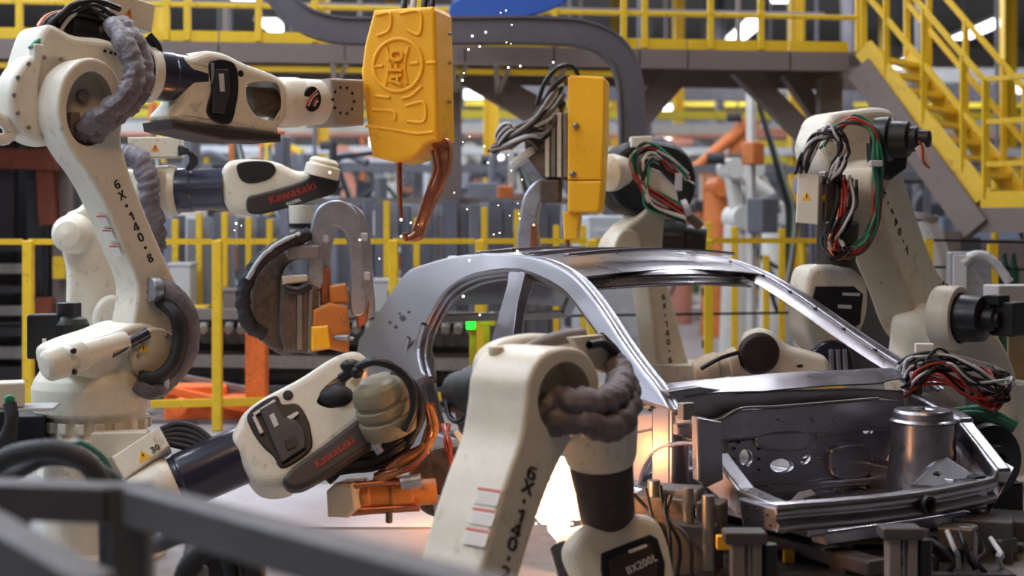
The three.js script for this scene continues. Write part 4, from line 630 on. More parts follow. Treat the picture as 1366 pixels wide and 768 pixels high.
// ---- robot 7, right
{
  const n = turn(50), pt = P(1190, 300, 8.55), mid = off3(pt, n, -0.16), bs = P(1312, 500, 8.80);
  const t = thing('welding_robot', 'white welding robot marked 6X 140 7 with green and red cable loops beside the stair', 'robot', V(bs.x, 0, bs.z));
  part(t, 'pedestal', lathe(V(bs.x, 0, bs.z), V(bs.x, 1, bs.z), [[0, 0], [0, 0.34], [0.05, 0.34], [0.06, 0.26], [0.5, 0.25], [0.62, 0.27], [0.63, 0]], 32), mat.white);
  part(t, 'swivel_body', traced([[1262, 424], [1285, 408], [1310, 420], [1335, 448], [1352, 480], [1362, 520], [1360, 556], [1262, 556], [1248, 520], [1255, 470]], P(1305, 480, 8.60), turn(25), 0.5, { bevel: 0.05, smooth: 3, bs: 4 }), mat.white);
  part(t, 'lower_arm', traced([[1166, 226], [1180, 212], [1198, 220], [1214, 262], [1247, 353], [1271, 392], [1281, 430], [1264, 454], [1240, 454], [1226, 432], [1212, 392], [1196, 353], [1181, 302], [1166, 262]], pt, n, 0.27, { bevel: 0.02, smooth: 4 }), mat.cream);
  part(t, 'lettering', stacked('6X·140·7', [1174, 244], [1210, 334], pt, n, 0.046, 1.5), mat.ink, 'black stencilled number 6X 140 7');
  { const A = hit(1181, 302, pt, n), B = hit(1212, 392, pt, n), dir = A.clone().sub(B).normalize(); let nl = dir.clone().cross(n).normalize(); if (nl.z < 0) nl.negate(); A.addScaledVector(nl, 0.006); part(t, 'lettering', stacked('140·7', [1160, 316], [1176, 374], A, nl, 0.046, 1.3), mat.ink); }
  part(t, 'shoulder_bolt', bolts(hit(1258, 402, off3(pt, n, 0.0), n), n, 0.12, 12, 0.012), mat.black);
  const hs = P(1282, 424, 8.40), hn = turn(48);
  part(t, 'motor_housing', lathe(off3(hs, hn, -0.14), hs.clone().add(hn), [[0, 0], [0, 0.19], [0.1, 0.195], [0.14, 0.188], [0.14, 0.15], [0.06, 0.145], [0.06, 0]], 36), mat.white);
  part(t, 'drive_motor', lathe(off3(hs, hn, -0.06), hs.clone().add(hn), [[0, 0], [0, 0.14], [0.08, 0.145], [0.2, 0.135], [0.21, 0.07], [0.27, 0.066], [0.28, 0.045], [0.3, 0.045], [0.3, 0]], 26), mat.black);
  part(t, 'motor_box', M(rbox(P(1345, 425, 8.30), 0.16, 0.2, 0.16, frame(turn(40)), 0.012), rbox(P(1330, 400, 8.30), 0.12, 0.06, 0.1, frame(turn(40)), 0.008)), mat.black);
  part(t, 'base_box', rbox(P(1355, 392, 9.05), 0.35, 0.12, 0.2, frame(turn(10)), 0.01), mat.ltgrey);
  // elbow
  part(t, 'elbow_casting', traced([[1096, 200], [1100, 176], [1112, 153], [1140, 146], [1188, 145], [1200, 160], [1196, 190], [1180, 220], [1150, 232], [1110, 230]], P(1150, 185, 8.60), turn(20), 0.34, { bevel: 0.05, smooth: 3, bs: 4 }), mat.white);
  const em = P(1168, 186, 8.40), en = V(0.86, -0.02, 0.5).normalize();
  part(t, 'elbow_motor', lathe(em, em.clone().add(en), [[0, 0], [0, 0.13], [0.09, 0.135], [0.1, 0.11], [0.2, 0.105], [0.21, 0.075], [0.25, 0.075], [0.26, 0.055], [0.32, 0.05], [0.33, 0]], 28), mat.black);
  part(t, 'elbow_bracket', traced([[1170, 190], [1215, 190], [1210, 225], [1190, 240], [1172, 232]], off3(em, turn(30), 0.02), turn(30), 0.1, { bevel: 0.015 }), mat.black);
  part(t, 'hanging_tag', traced([[1220, 198], [1232, 190], [1243, 212], [1234, 220]], P(1232, 205, 8.15), turn(10), 0.004, { bevel: 0.001 }), mat.paper, 'white paper tag');
  part(t, 'tag_ribbon', hoseP([[1226, 188, 8.15], [1230, 196, 8.15], [1232, 216, 8.14], [1240, 224, 8.14]], 0.008), mat.red);
  junctionBox(t, [[1064, 232], [1093, 234], [1091, 300], [1061, 297]], P(1078, 265, 8.25), turn(-25), 0.22, [1076, 262], 0.06);
  part(t, 'box_side_label', traced([[1095, 262], [1102, 258], [1100, 270]], P(1098, 265, 8.27), turn(40), 0.003, { bevel: 0.0006 }), mat.warn);
  part(t, 'box_clamp', rbox(P(1108, 262, 8.37), 0.12, 0.3, 0.1, frame(turn(10)), 0.015), mat.zinc);
  for (let i = 0; i < 15; i++) part(t, 'green_cable', hoseP(((i) => [[1096 + i * 3, 196 - i * 2, 8.30], [1112 + i * 2, 172 - i, 8.27], [1140, 160 - i * 0.6 + (i % 2) * 2, 8.25], [1160 + i, 176 - i, 8.23], [1168 + i * 1.2, 215, 8.23], [1167 + i, 265, 8.23], [1160 + i, 305, 8.25], [1146 + i, 326 + i, 8.27], [1128, 330 + i * 1.5, 8.29], [1116 - i, 312, 8.31], [1122 - i, 292, 8.35]])(i % 8), 0.0085, { seg: 70, jit: 4 }), i % 3 === 1 ? mat.red : i % 3 === 2 ? mat.dkgreen : mat.green);
  for (let i = 0; i < 16; i++) part(t, 'black_cable', hoseP(((i) => [[1066 + i, 226, 8.27], [1072 + i * 2, 206 - i, 8.25], [1090 + i * 2, 184 - i * 2, 8.23], [1112 + i, 182 - i, 8.21], [1122 + i, 198, 8.21], [1112 + i * 2, 222, 8.23], [1104 + i, 240, 8.29]])(i % 8), 0.0095, { seg: 40, jit: 6 }), i % 3 ? mat.black : mat.ltgrey);
  for (let i = 0; i < 20; i++) part(t, 'black_cable', hoseP(((i) => [[1112 + i * 4, 240, 8.31], [1116 + i * 4, 270, 8.27], [1108 + i * 3, 300, 8.25], [1102 + i * 3, 322, 8.25], [1114 + i * 2, 340 - i, 8.25], [1134 - i, 338 - i * 2, 8.27]])(i % 8), 0.010, { seg: 40, jit: 7 }), [mat.black, mat.rubber, mat.copper, mat.black, mat.red, mat.ltgrey, mat.black][i % 7]);
  part(t, 'cable_clamp', rbox(P(1168, 218, 8.17), 0.07, 0.035, 0.06, frame(turn(0)), 0.006), mat.ltgrey);
  // forearm hanging down to the wrist
  const q0 = P(1118, 296, 8.50), q1 = P(1114, 362, 8.55), L = q0.distanceTo(q1);
  part(t, 'forearm_tube', lathe(q0, q1, [[0, 0], [0, 0.125], [L, 0.115], [L, 0]], 30), mat.belt);
  const wn = turn(12), wpt = P(1112, 400, 8.40);
  part(t, 'wrist_housing', traced([[1072, 420], [1074, 380], [1082, 358], [1106, 353], [1138, 357], [1158, 380], [1158, 420], [1148, 446], [1130, 470], [1092, 470], [1076, 450]], wpt, wn, 0.26, { bevel: 0.045, smooth: 3, bs: 5 }), mat.white);
  const sp = part(t, 'side_panel', traced([[1088, 382], [1140, 382], [1152, 392], [1148, 432], [1134, 440], [1090, 432], [1078, 414], [1084, 400]], off3(wpt, wn, 0.01), wn, 0.03, { bevel: 0.008 }), mat.black);
  part(sp, 'panel_lettering', M(traced([[1124, 390], [1147, 391], [1147, 395], [1124, 394]], off3(wpt, wn, 0.014), wn, 0.004, { bevel: 0.001 }), traced([[1118, 406], [1136, 407], [1136, 412], [1118, 411]], off3(wpt, wn, 0.014), wn, 0.004, { bevel: 0.001 })), mat.ltgrey);
  part(t, 'lower_panel', traced([[1084, 474], [1096, 458], [1116, 454], [1132, 462], [1140, 486], [1138, 504], [1096, 504]], P(1112, 480, 8.35), turn(0), 0.1, { bevel: 0.02, smooth: 2 }), mat.tube);
  part(t, 'panel_rib', M(...[0, 1, 2].map(i => traced([[1106 + i * 9, 466], [1112 + i * 9, 466], [1114 + i * 9, 500], [1108 + i * 9, 500]], P(1112, 480, 8.33), turn(0), 0.03, { bevel: 0.006 }))), mat.alu);
  // wrist link folded through the far door opening
  const lp = P(1060, 478, 7.9), ln = turn(-8);
  part(t, 'wrist_link', traced([[986, 470], [992, 448], [1010, 440], [1030, 444], [1052, 462], [1080, 470], [1104, 480], [1108, 505], [1090, 502], [1076, 508], [1040, 506], [1010, 512], [985, 506], [980, 486]], lp, ln, 0.2, { bevel: 0.035, smooth: 3, bs: 4, holes: [ell(1067, 488, 13, 11)] }), mat.white);
  part(t, 'wrist_cap', lathe(off3(P(1013, 472, 7.8), V(0.1, -0.1, 1), -0.08), P(1013, 472, 7.8).add(V(0.1, -0.1, 1)), [[0, 0], [0, 0.1], [0.07, 0.12], [0.09, 0.1], [0.1, 0]], 28), mat.belt);
  part(t, 'wrist_ring', lathe(P(984, 482, 7.85), P(925, 494, 7.85), [[0, 0], [0, 0.085], [0.05, 0.08], [0.055, 0.07], [0.11, 0.07], [0.115, 0.08], [0.18, 0.075], [0.25, 0.05], [0.25, 0]], 26), mat.cream);
  part(t, 'wrist_cable', hoseP([[985, 470, 7.75], [960, 478, 7.72], [935, 492, 7.72]], 0.012), mat.black);
}
// ---- robot 5, behind the car, with the upright orange gun
{
  const n = turn(28), pt = P(868, 310, 10.1), bs = P(905, 560, 10.3);
  const t = thing('welding_robot', 'white welding robot behind the car roof with looped cables on its elbow', 'robot', V(bs.x, 0, bs.z));
  part(t, 'pedestal', lathe(V(bs.x, 0, bs.z), V(bs.x, 1, bs.z), [[0, 0], [0, 0.3], [0.4, 0.26], [0.6, 0.26], [0.6, 0]], 28), mat.white);
  part(t, 'lower_arm', traced([[820, 345], [822, 322], [836, 303], [856, 286], [870, 268], [892, 272], [905, 285], [898, 305], [884, 330], [884, 350], [898, 400], [912, 455], [925, 520], [890, 540], [878, 480], [870, 420], [862, 370], [850, 350]], pt, n, 0.24, { bevel: 0.03, smooth: 3 }), mat.cream);
  part(t, 'arm_flange', traced([[820, 352], [821, 325], [834, 306], [852, 312], [853, 352]], off3(pt, n, 0.03), n, 0.1, { bevel: 0.02, smooth: 2 }), mat.white);
  part(t, 'lettering', stacked('6X·140·6', [885, 396], [894, 480], pt, n, 0.045), mat.ink);
  part(t, 'elbow_casting', traced([[810, 235], [820, 205], [838, 190], [880, 188], [915, 200], [930, 232], [925, 270], [895, 286], [850, 288], [820, 272]], P(868, 240, 10.1), turn(10), 0.35, { bevel: 0.06, smooth: 3 }), mat.black);
  part(t, 'elbow_box', traced([[842, 182], [870, 181], [872, 196], [842, 196]], P(856, 190, 10.0), turn(0), 0.2, { bevel: 0.01 }), mat.white);
  part(t, 'drive_motor', lathe(P(885, 318, 9.95), P(945, 322, 9.9), [[0, 0], [0, 0.14], [0.15, 0.14], [0.16, 0.11], [0.3, 0.1], [0.3, 0]], 24), mat.black);
  part(t, 'wrist_disc', lathe(P(832, 228, 9.9), P(800, 232, 9.75), [[0, 0], [0, 0.1], [0.1, 0.13], [0.16, 0.13], [0.17, 0.09], [0.2, 0]], 30), mat.white);
  const cl = [mat.black, mat.green, mat.red, mat.black, mat.ltgrey, mat.dkgreen, mat.red, mat.offwhite, mat.black];
  for (let i = 0; i < 26; i++) part(t, 'cable', hoseP(((i) => [[918 - i, 278 + i * 2, 9.7], [880 - i * 2, 262 + i, 9.66], [848 + i * 1.5, 236, 9.64], [842 + i * 3, 208 + i, 9.66], [862 + i * 2, 195 + i * 2, 9.68], [890, 206 + i * 3, 9.7], [914 + i, 232 + i * 2, 9.74]])(i % 10), 0.009, { seg: 50, jit: 5 }), cl[i % 9]);
  part(t, 'cable_plate', traced([[856, 218], [880, 228], [902, 250], [905, 268], [880, 262], [862, 242]], P(880, 245, 9.72), turn(0), 0.02, { bevel: 0.005 }), mat.offwhite);
  part(t, 'cable_clamp', cylAt(P(915, 277, 9.68), V(1, 0.4, 0), 0.04, 0.06), mat.ltgrey); part(t, 'cable_clamp', rbox(P(905, 243, 9.7), 0.05, 0.12, 0.05, frame(turn(0)), 0.008), mat.ltgrey);
  part(t, 'cable_bundle_end', hoseP([[905, 278, 9.72], [922, 290, 9.72], [934, 302, 9.74]], 0.035), mat.weldgun);
}
// ---- robot 6, behind robot 8
{
  const n = turn(8), mid = P(270, 252, 8.95), bs = P(118, 560, 9.1);
  const t = thing('welding_robot', 'white welding robot behind the robot marked 8 with dark belt cover', 'robot', V(bs.x, 0, bs.z));
  part(t, 'pedestal', lathe(V(bs.x, 0, bs.z), V(bs.x, 1, bs.z), [[0, 0], [0, 0.32], [0.4, 0.27], [0.7, 0.27], [0.7, 0]], 28), mat.white);
  part(t, 'lower_arm', traced([[84, 300], [92, 284], [108, 276], [150, 230], [185, 228], [196, 262], [160, 300], [150, 330], [165, 400], [170, 450], [160, 500], [92, 500], [90, 420], [90, 360], [84, 330]], P(125, 380, 9.0), turn(20), 0.26, { bevel: 0.04, smooth: 3 }), mat.white);
  part(t, 'shoulder_dome', traced(ell(150, 428, 26, 34), P(150, 428, 8.85), turn(20), 0.12, { bevel: 0.04, smooth: 2 }), mat.white);
  part(t, 'shoulder_motor', lathe(P(100, 312, 8.95), P(84, 312, 8.7), [[0, 0], [0, 0.13], [0.1, 0.12], [0.16, 0.08], [0.18, 0]], 24), mat.white);
  part(t, 'sleeved_hose', hoseP([[168, 206, 8.75], [186, 212, 8.7], [196, 235, 8.68], [200, 268, 8.68], [206, 300, 8.7], [208, 330, 8.75]], 0.065, { wr: 0.22, rad: 12 }), mat.sleeve);
  junctionBox(t, [[170, 183], [240, 182], [242, 209], [172, 211]], P(206, 196, 8.8), turn(5), 0.16, [207, 197], 0.055, mat.white, mat.warnorange);
  for (let i = 0; i < 4; i++) part(t, 'cable', hoseP([[238, 196 + i * 3, 8.8], [250 + i, 200 + i, 8.8], [256 + i * 2, 214, 8.82], [250 + i, 226, 8.85]], 0.015), mat.black);
  part(t, 'forearm_casting', lathe(P(190, 256, 8.95), P(240, 254, 8.95), [[0, 0], [0, 0.16], [0.19, 0.165], [0.23, 0.15], [0.23, 0]], 34), mat.white);
  part(t, 'nameplate', traced([[210, 228], [222, 228], [222, 246], [210, 246]], P(216, 237, 8.77), n, 0.003, { bevel: 0.0006 }), mat.cream);
  const a0 = P(236, 254, 8.95), a1 = P(302, 252, 8.95), L = a0.distanceTo(a1);
  part(t, 'forearm_tube', lathe(a0, a1, [[0, 0.13], [0, 0.142], [0.1, 0.142], [0.11, 0.134], [L, 0.134], [L, 0]], 34), mat.tube);
  const wp = off3(mid, n, 0.14);
  part(t, 'wrist_housing', traced([[296, 226], [304, 216], [322, 212], [368, 216], [398, 228], [420, 224], [440, 222], [452, 238], [448, 254], [420, 264], [380, 276], [336, 286], [310, 284], [298, 270], [294, 248]], wp, n, 0.28, { bevel: 0.05, smooth: 3, bs: 5 }), mat.white);
  part(t, 'access_panel', traced([[316, 220], [330, 215], [362, 217], [368, 226], [360, 238], [330, 244], [320, 238]], off3(wp, V(0, 0.3, 1), 0.012), n, 0.03, { bevel: 0.008, smooth: 2 }), mat.black);
  part(t, 'wrist_knuckle', lathe(P(428, 236, 8.85), P(434, 210, 8.85), [[0, 0], [0, 0.11], [0.07, 0.11], [0.08, 0.09], [0.1, 0.095], [0.12, 0.07], [0.12, 0]], 28), mat.white);
  const bc = part(t, 'belt_cover', traced([[328, 274], [331, 262], [346, 258], [400, 242], [432, 226], [446, 228], [453, 242], [448, 256], [420, 266], [380, 278], [342, 286], [331, 283]], off3(wp, n, 0.04), n, 0.08, { bevel: 0.018, smooth: 2 }), mat.belt);
  { const q = off3(wp, n, 0.042), A = hit(366, 268, q, n), B = hit(414, 252, q, n), d = B.clone().sub(A).normalize(); part(bc, 'red_lettering', text('Kawasaki', A.clone().lerp(B, 0.5).addScaledVector(Y, 0.015), d, Y, 0.05, 0.002), mat.dimred); part(bc, 'white_lettering', text('BX200L', hit(392, 269, q, n), d, Y, 0.02, 0.002), mat.ltgrey); }
  part(t, 'wrist_post', lathe(P(402, 274, 8.85), P(402, 340, 8.85), [[0, 0], [0, 0.08], [0.12, 0.075], [0.125, 0.06], [0.15, 0.06], [0.155, 0.07], [0.3, 0.065], [0.3, 0]], 26), mat.white);
  part(t, 'post_band', cylAt(P(402, 301, 8.85), Y, 0.03, 0.078), mat.black);
}
// ---------------------------------------------------------------- spot welding guns
{ // yellow covered gun of robot 8
  const n = turn(-17), pt = P(533, 105, 7.95), b = frame(n), at = (x, y, k = 0) => hit(x, y, off3(pt, n, k), n);
  const t = thing('spot_welding_gun', 'spot welding gun under a moulded yellow cover embossed AFO', 'weld gun', at(533, 217));
  const cv = part(t, 'cover', traced([[498, 13], [577, 8], [580, 14], [584, 186], [571, 190], [562, 200], [549, 212], [528, 217], [496, 209], [491, 180], [486, 140], [481, 96], [486, 58]], pt, n, 0.3, { bevel: 0.022, bs: 4 }), mat.orange, 'glossy yellow orange moulded cover');
  const line = (l, r = 0.010) => part(cv, 'embossed_rib', hose(l.map(a => at(...a, 0.001)), r, { rad: 6, seg: l.length * 6 }), mat.orange);
  const ring = (R) => place(new THREE.TorusGeometry(R, 0.012, 8, 48), b, at(531, 87, 0));
  part(cv, 'embossed_ring', ring(0.148), mat.orange);
  part(cv, 'embossed_lettering', text('AFO', at(529, 90, -0.002), b.v.clone().addScaledVector(b.u, 0.06), b.u.clone().negate(), 0.078, 0.02), mat.orange);
  line([[514, 116], [519, 84], [516, 62]]); line([[543, 112], [540, 88], [545, 62]]); line([[500, 89], [511, 88]]); line([[547, 85], [558, 84]]);
  line([[502, 20], [520, 18], [519, 40], [503, 48]]); line([[533, 18], [560, 16], [559, 46], [543, 40]]); line([[497, 146], [526, 150], [527, 160]]); line([[541, 141], [565, 137], [566, 161], [543, 162]]); line([[488, 168], [520, 172], [556, 178], [578, 176]]); line([[536, 131], [548, 128], [563, 115]]); line([[568, 84], [581, 83]], 0.009); line([[500, 128], [520, 130]]);
  for (const [y] of [[45], [84], [136]]) part(cv, 'cover_screw', cylAt(P(600, y, 8.06), turn(73), 0.02, 0.01, 10), mat.zinc);
  part(t, 'electrode_arm', traced([[574, 186], [594, 184], [599, 200], [597, 226], [588, 250], [576, 275], [567, 300], [560, 318], [541, 322], [538, 318], [552, 308], [560, 285], [566, 262], [578, 240], [582, 220], [580, 205]], P(575, 250, 7.98), turn(-17), 0.07, { bevel: 0.014, smooth: 2 }), mat.copper, 'bent copper electrode arm');
  part(t, 'electrode_tube', hoseP([[576, 200, 7.93], [580, 225, 7.93], [572, 250, 7.93], [560, 285, 7.93], [552, 308, 7.93]], 0.012), mat.copper);
  part(t, 'electrode_rod', hoseP([[532, 205, 8.0], [533, 245, 8.0], [534, 270, 8.0], [535, 292, 8.0]], 0.02, { taper: 0.6 }), mat.copper);
  part(t, 'electrode_tip', lathe(P(542, 322, 7.97), P(540, 312, 7.97), [[0, 0], [0.005, 0.01], [0.03, 0.016], [0.05, 0.016], [0.05, 0]], 14), mat.copper);
  for (const [x, m] of [[538, mat.black], [550, mat.ltgrey], [565, mat.black], [575, mat.black]]) part(t, 'supply_hose', hoseP([[x, 16, 8.1], [x + 2, 0, 8.12], [x + 6, -20, 8.2], [x - 10, -50, 8.3]], 0.02), m);
}
{ // upright orange gun of robot 5
  const n = turn(-10), pt = P(780, 190, 9.3), at = (x, y, k = 0) => hit(x, y, off3(pt, n, k), n);
  const t = thing('spot_welding_gun', 'upright spot welding gun with plain orange cover above the car roof', 'weld gun', at(762, 320));
  part(t, 'cover', traced([[757, 104], [761, 100], [804, 102], [807, 106], [806, 180], [803, 240], [757, 240]], pt, n, 0.3, { bevel: 0.015 }), mat.orange);
  part(t, 'lower_cover', traced([[757, 241], [803, 241], [800, 280], [796, 284], [757, 283]], off3(pt, n, 0.004), n, 0.28, { bevel: 0.015 }), mat.orange);
  part(t, 'nose', traced([[751, 282], [774, 283], [770, 319], [752, 320]], off3(pt, n, -0.05), n, 0.14, { bevel: 0.012 }), mat.orange);
  part(t, 'electrode', cyl(at(757, 320, -0.1), at(757, 334, -0.1), 0.016), mat.copper);
  for (const [x, y] of [[768, 168], [764, 232]]) part(t, 'knob', lathe(at(x, y, -0.005), at(x, y, 1), [[0, 0], [0, 0.022], [0.02, 0.022], [0.03, 0.014], [0.03, 0]], 14), mat.zinc);
  part(t, 'transformer', traced([[698, 168], [752, 152], [756, 240], [722, 236], [700, 206]], off3(pt, n, -0.05), n, 0.26, { bevel: 0.02 }), mat.weldgun);
  for (let i = 0; i < 4; i++) part(t, 'cooling_block', traced([[727 + i * 8, 150], [733 + i * 8, 150], [733 + i * 8, 236], [727 + i * 8, 236]], off3(pt, n, -0.01), n, 0.05, { bevel: 0.006 }), i % 2 ? mat.zinc : mat.cream);
  part(t, 'mount', M(rbox(at(735, 255, -0.1), 0.14, 0.16, 0.14, frame(n), 0.02)), mat.weldgun);
  part(t, 'mount_disc', lathe(at(702, 214, -0.1), at(690, 196, -0.1), [[0, 0], [0, 0.1], [0.03, 0.11], [0.05, 0.1], [0.05, 0]], 26), mat.offwhite);
  for (let i = 0; i < 14; i++) part(t, 'supply_hose', hose([at(752, 104 + i * 4, -0.05 - 0.02 * (i % 4)), at(738 - i, 116 + i * 6, 0), at(716 - i, 148 + i * 3, 0.03 * (i % 3)), at(690 - i, 172 + i * 2, 0.03 * (i % 3)), at(668 - i, 190 + i, 0)].map(p => p.add(V(rr(-0.02, 0.02), rr(-0.02, 0.02), rr(-0.03, 0.03)))), 0.014), [mat.rubber, mat.weldgun, mat.grey, mat.ltgrey][i % 4]);
  for (let i = 0; i < 6; i++) part(t, 'hose_coil', hose([at(666, 196, 0), at(662 + i, 178 + i * 3, 0.04), at(676 + i * 2, 164 + i * 2, 0.06), at(690, 180 + i, 0.04), at(684 - i * 2, 198, 0.02), at(668, 190 + i, 0)], 0.012), i % 2 ? mat.black : mat.ltgrey);
  part(t, 'hose_loop', hose([at(716, 140, 0), at(728, 108, 0.02), at(745, 90, 0.02), at(763, 88, 0), at(772, 102, -0.05)], 0.016), mat.black);
  part(t, 'yoke', traced([[692, 338], [693, 285], [700, 258], [714, 242], [734, 236], [742, 248], [728, 258], [720, 276], [717, 300], [718, 338]], off3(pt, n, -0.2), n, 0.08, { bevel: 0.02, smooth: 2 }), mat.alu);
  part(t, 'yoke_shunt', traced([[706, 338], [708, 300], [716, 300], [716, 338]], off3(pt, n, -0.15), n, 0.04, { bevel: 0.008 }), mat.copper);
}
{ // grey yoke gun of robot 6
  const n = turn(14), pt = P(450, 350, 8.65), at = (x, y, k = 0) => hit(x, y, off3(pt, n, k), n);
  const t = thing('spot_welding_gun', 'spot welding gun with twin grey U shaped yoke plates and worn orange block', 'weld gun', at(430, 475));
  const yoke = [[413, 384], [414, 330], [416, 300], [424, 278], [440, 268], [458, 268], [474, 280], [482, 304], [485, 340], [487, 418], [471, 420], [468, 350], [464, 322], [456, 306], [446, 302], [437, 310], [431, 332], [429, 384]];
  part(t, 'yoke_plate', traced(yoke, pt, n, 0.06, { bevel: 0.012, smooth: 2 }), mat.alu);
  part(t, 'yoke_plate', traced(yoke.map(([x, y]) => [x + 11, y + 4]), off3(pt, n, -0.14), n, 0.06, { bevel: 0.012, smooth: 2 }), mat.alu);
  part(t, 'yoke_spacer', M(rbox(at(432, 318, -0.06), 0.05, 0.05, 0.12, frame(n), 0.008)), mat.ltgrey); part(t, 'yoke_spacer', M(rbox(at(484, 316, -0.06), 0.05, 0.05, 0.12, frame(n), 0.008)), mat.ltgrey); part(t, 'yoke_spacer', M(rbox(at(486, 368, -0.06), 0.06, 0.05, 0.12, frame(n), 0.008)), mat.ltgrey);
  part(t, 'copper_shunt', traced([[428, 360], [440, 356], [444, 412], [428, 414]], off3(pt, n, -0.05), n, 0.06, { bevel: 0.008 }), mat.copper); part(t, 'copper_shunt', traced([[474, 405], [494, 402], [490, 430], [478, 440]], off3(pt, n, -0.03), n, 0.07, { bevel: 0.012 }), mat.copper);
  part(t, 'transformer', traced([[338, 440], [332, 400], [342, 362], [366, 338], [400, 326], [412, 322], [416, 342], [388, 350], [376, 372], [380, 420], [384, 452], [400, 474], [372, 472]], off3(pt, n, -0.06), n, 0.22, { bevel: 0.03, smooth: 2 }), mat.weldgun);
  part(t, 'body', traced([[376, 380], [400, 376], [426, 384], [424, 474], [380, 468], [372, 440]], off3(pt, n, 0.03), n, 0.2, { bevel: 0.02 }), mat.weldgun);
  part(t, 'body_rail', traced([[396, 384], [404, 384], [404, 466], [396, 466]], off3(pt, n, 0.05), n, 0.04, { bevel: 0.008 }), mat.zinc); part(t, 'body_rail', traced([[412, 384], [418, 384], [416, 470], [410, 470]], off3(pt, n, 0.05), n, 0.04, { bevel: 0.008 }), mat.zinc);
  part(t, 'handle', traced([[376, 368], [410, 366], [412, 376], [378, 380]], off3(pt, n, 0.06), n, 0.05, { bevel: 0.012 }), mat.cream);
  part(t, 'hose_elbow', hose([at(380, 384, 0.06), at(396, 388, 0.07), at(414, 380, 0.06)], 0.03), mat.black);
  part(t, 'orange_block', traced([[418, 414], [440, 404], [464, 408], [468, 440], [466, 472], [440, 466], [416, 470]], off3(pt, n, 0.07), n, 0.2, { bevel: 0.02 }), mat.gunorange);
  part(t, 'orange_block', traced([[416, 436], [438, 434], [442, 464], [416, 468]], off3(pt, n, 0.1), n, 0.1, { bevel: 0.014 }), mat.orange);
  part(t, 'block_cap', traced([[440, 382], [462, 378], [466, 404], [441, 406]], off3(pt, n, 0.02), n, 0.12, { bevel: 0.015 }), mat.gunorange);
  part(t, 'clamp_bolt', M(cyl(at(446, 450, 0.06), at(466, 450, 0.12), 0.02), cyl(at(462, 450, 0.1), at(472, 452, 0.13), 0.012)), mat.zinc);
  part(t, 'supply_hose', hose([at(412, 312, 0.0), at(390, 320, 0.03), at(358, 338, 0.05), at(334, 366, 0.05), at(324, 400, 0.05), at(332, 432, 0.05), at(352, 446, 0.02)], 0.045, { wr: 0.2, rad: 12 }), mat.rubber);
  part(t, 'hose_binding', hose([at(400, 312, 0.05), at(376, 322, 0.08), at(348, 344, 0.1), at(330, 372, 0.1)], 0.014, { wr: 0.3 }), mat.ltgrey);
  part(t, 'mount', rbox(at(404, 336, -0.05), 0.2, 0.09, 0.2, frame(n), 0.02), mat.grey);
}
{ // gun of robot 4, glowing orange from the weld beside it
  const t = thing('spot_welding_gun', 'spot welding gun with copper arcs and brass cylinder at the rear door opening', 'weld gun', P(520, 690, 6.6));
  part(t, 'end_box', traced([[434, 655], [445, 645], [470, 644], [474, 680], [462, 691], [436, 690]], P(455, 668, 6.45), turn(-20), 0.16, { bevel: 0.015 }), mat.cream);
  part(t, 'cylinder', lathe(P(462, 664, 6.55), P(580, 655, 6.6), [[0, 0], [0, 0.085], [0.1, 0.085], [0.11, 0.075], [0.2, 0.075], [0.21, 0.085], [0.3, 0.085], [0.31, 0.06], [0.42, 0.06], [0.42, 0]], 26), mat.gunorange);
  part(t, 'tie_rod', cyl(P(464, 682, 6.48), P(560, 676, 6.52), 0.02), mat.copper); part(t, 'tie_rod', cyl(P(464, 648, 6.45), P(560, 640, 6.5), 0.016), mat.copper);
  part(t, 'drain_stub', cyl(P(519, 678, 6.5), P(519, 697, 6.5), 0.016), mat.weldgun);
  part(t, 'sensor', cyl(P(535, 645, 6.42), P(562, 640, 6.42), 0.032), mat.alu);
  part(t, 'body', traced([[545, 625], [570, 600], [600, 592], [640, 600], [650, 650], [620, 690], [570, 688], [548, 665]], P(600, 650, 6.75), turn(-15), 0.2, { bevel: 0.03, smooth: 2 }), mat.weldgun);
  part(t, 'body_plate', traced([[575, 660], [635, 664], [630, 690], [600, 712], [582, 700]], P(600, 680, 6.7), turn(-10), 0.03, { bevel: 0.005 }), mat.alu);
  for (let i = 0; i < 6; i++) part(t, 'copper_arc', hoseP([[500 + i * 3, 640 - i * 3, 6.5], [530 + i * 2, 630 - i * 4, 6.45], [560 + i, 608 - i * 3, 6.42], [574 + i, 575, 6.42], [570 + i, 540, 6.46]], 0.017, { jit: 3 }), i % 2 ? mat.copper : mat.gunorange);
  for (let i = 0; i < 5; i++) part(t, 'supply_hose', hoseP([[428 + i * 3, 634 + i * 2, 6.56], [466, 628 - i * 4, 6.52], [500, 622 - i * 5, 6.52], [530, 608 - i * 6, 6.54], [548, 590 - i * 4, 6.59]], 0.018, { jit: 3 }), i % 2 ? mat.black : mat.rubber);
  part(t, 'arc_plate', traced([[508, 628], [540, 612], [560, 592], [568, 566], [576, 575], [572, 605], [550, 628], [520, 638]], P(545, 605, 6.52), turn(-10), 0.04, { bevel: 0.008 }), mat.copper);
  for (let i = 0; i < 4; i++) part(t, 'red_cable', hoseP([[590 + i * 3, 566, 6.7], [600 - i * 2, 590, 6.62], [602 + i * 3, 624, 6.62], [622 + i * 2, 648, 6.66]], 0.011), [mat.red, mat.copper, mat.black, mat.red][i]);
  part(t, 'white_tag', traced([[604, 576], [611, 573], [631, 602], [625, 607]], P(616, 590, 6.55), turn(-10), 0.006, { bevel: 0.0015 }), mat.paper, 'white plastic cable tag');
  part(t, 'clip', M(cyl(P(498, 590, 6.4), P(508, 604, 6.4), 0.02)), mat.alu);
}
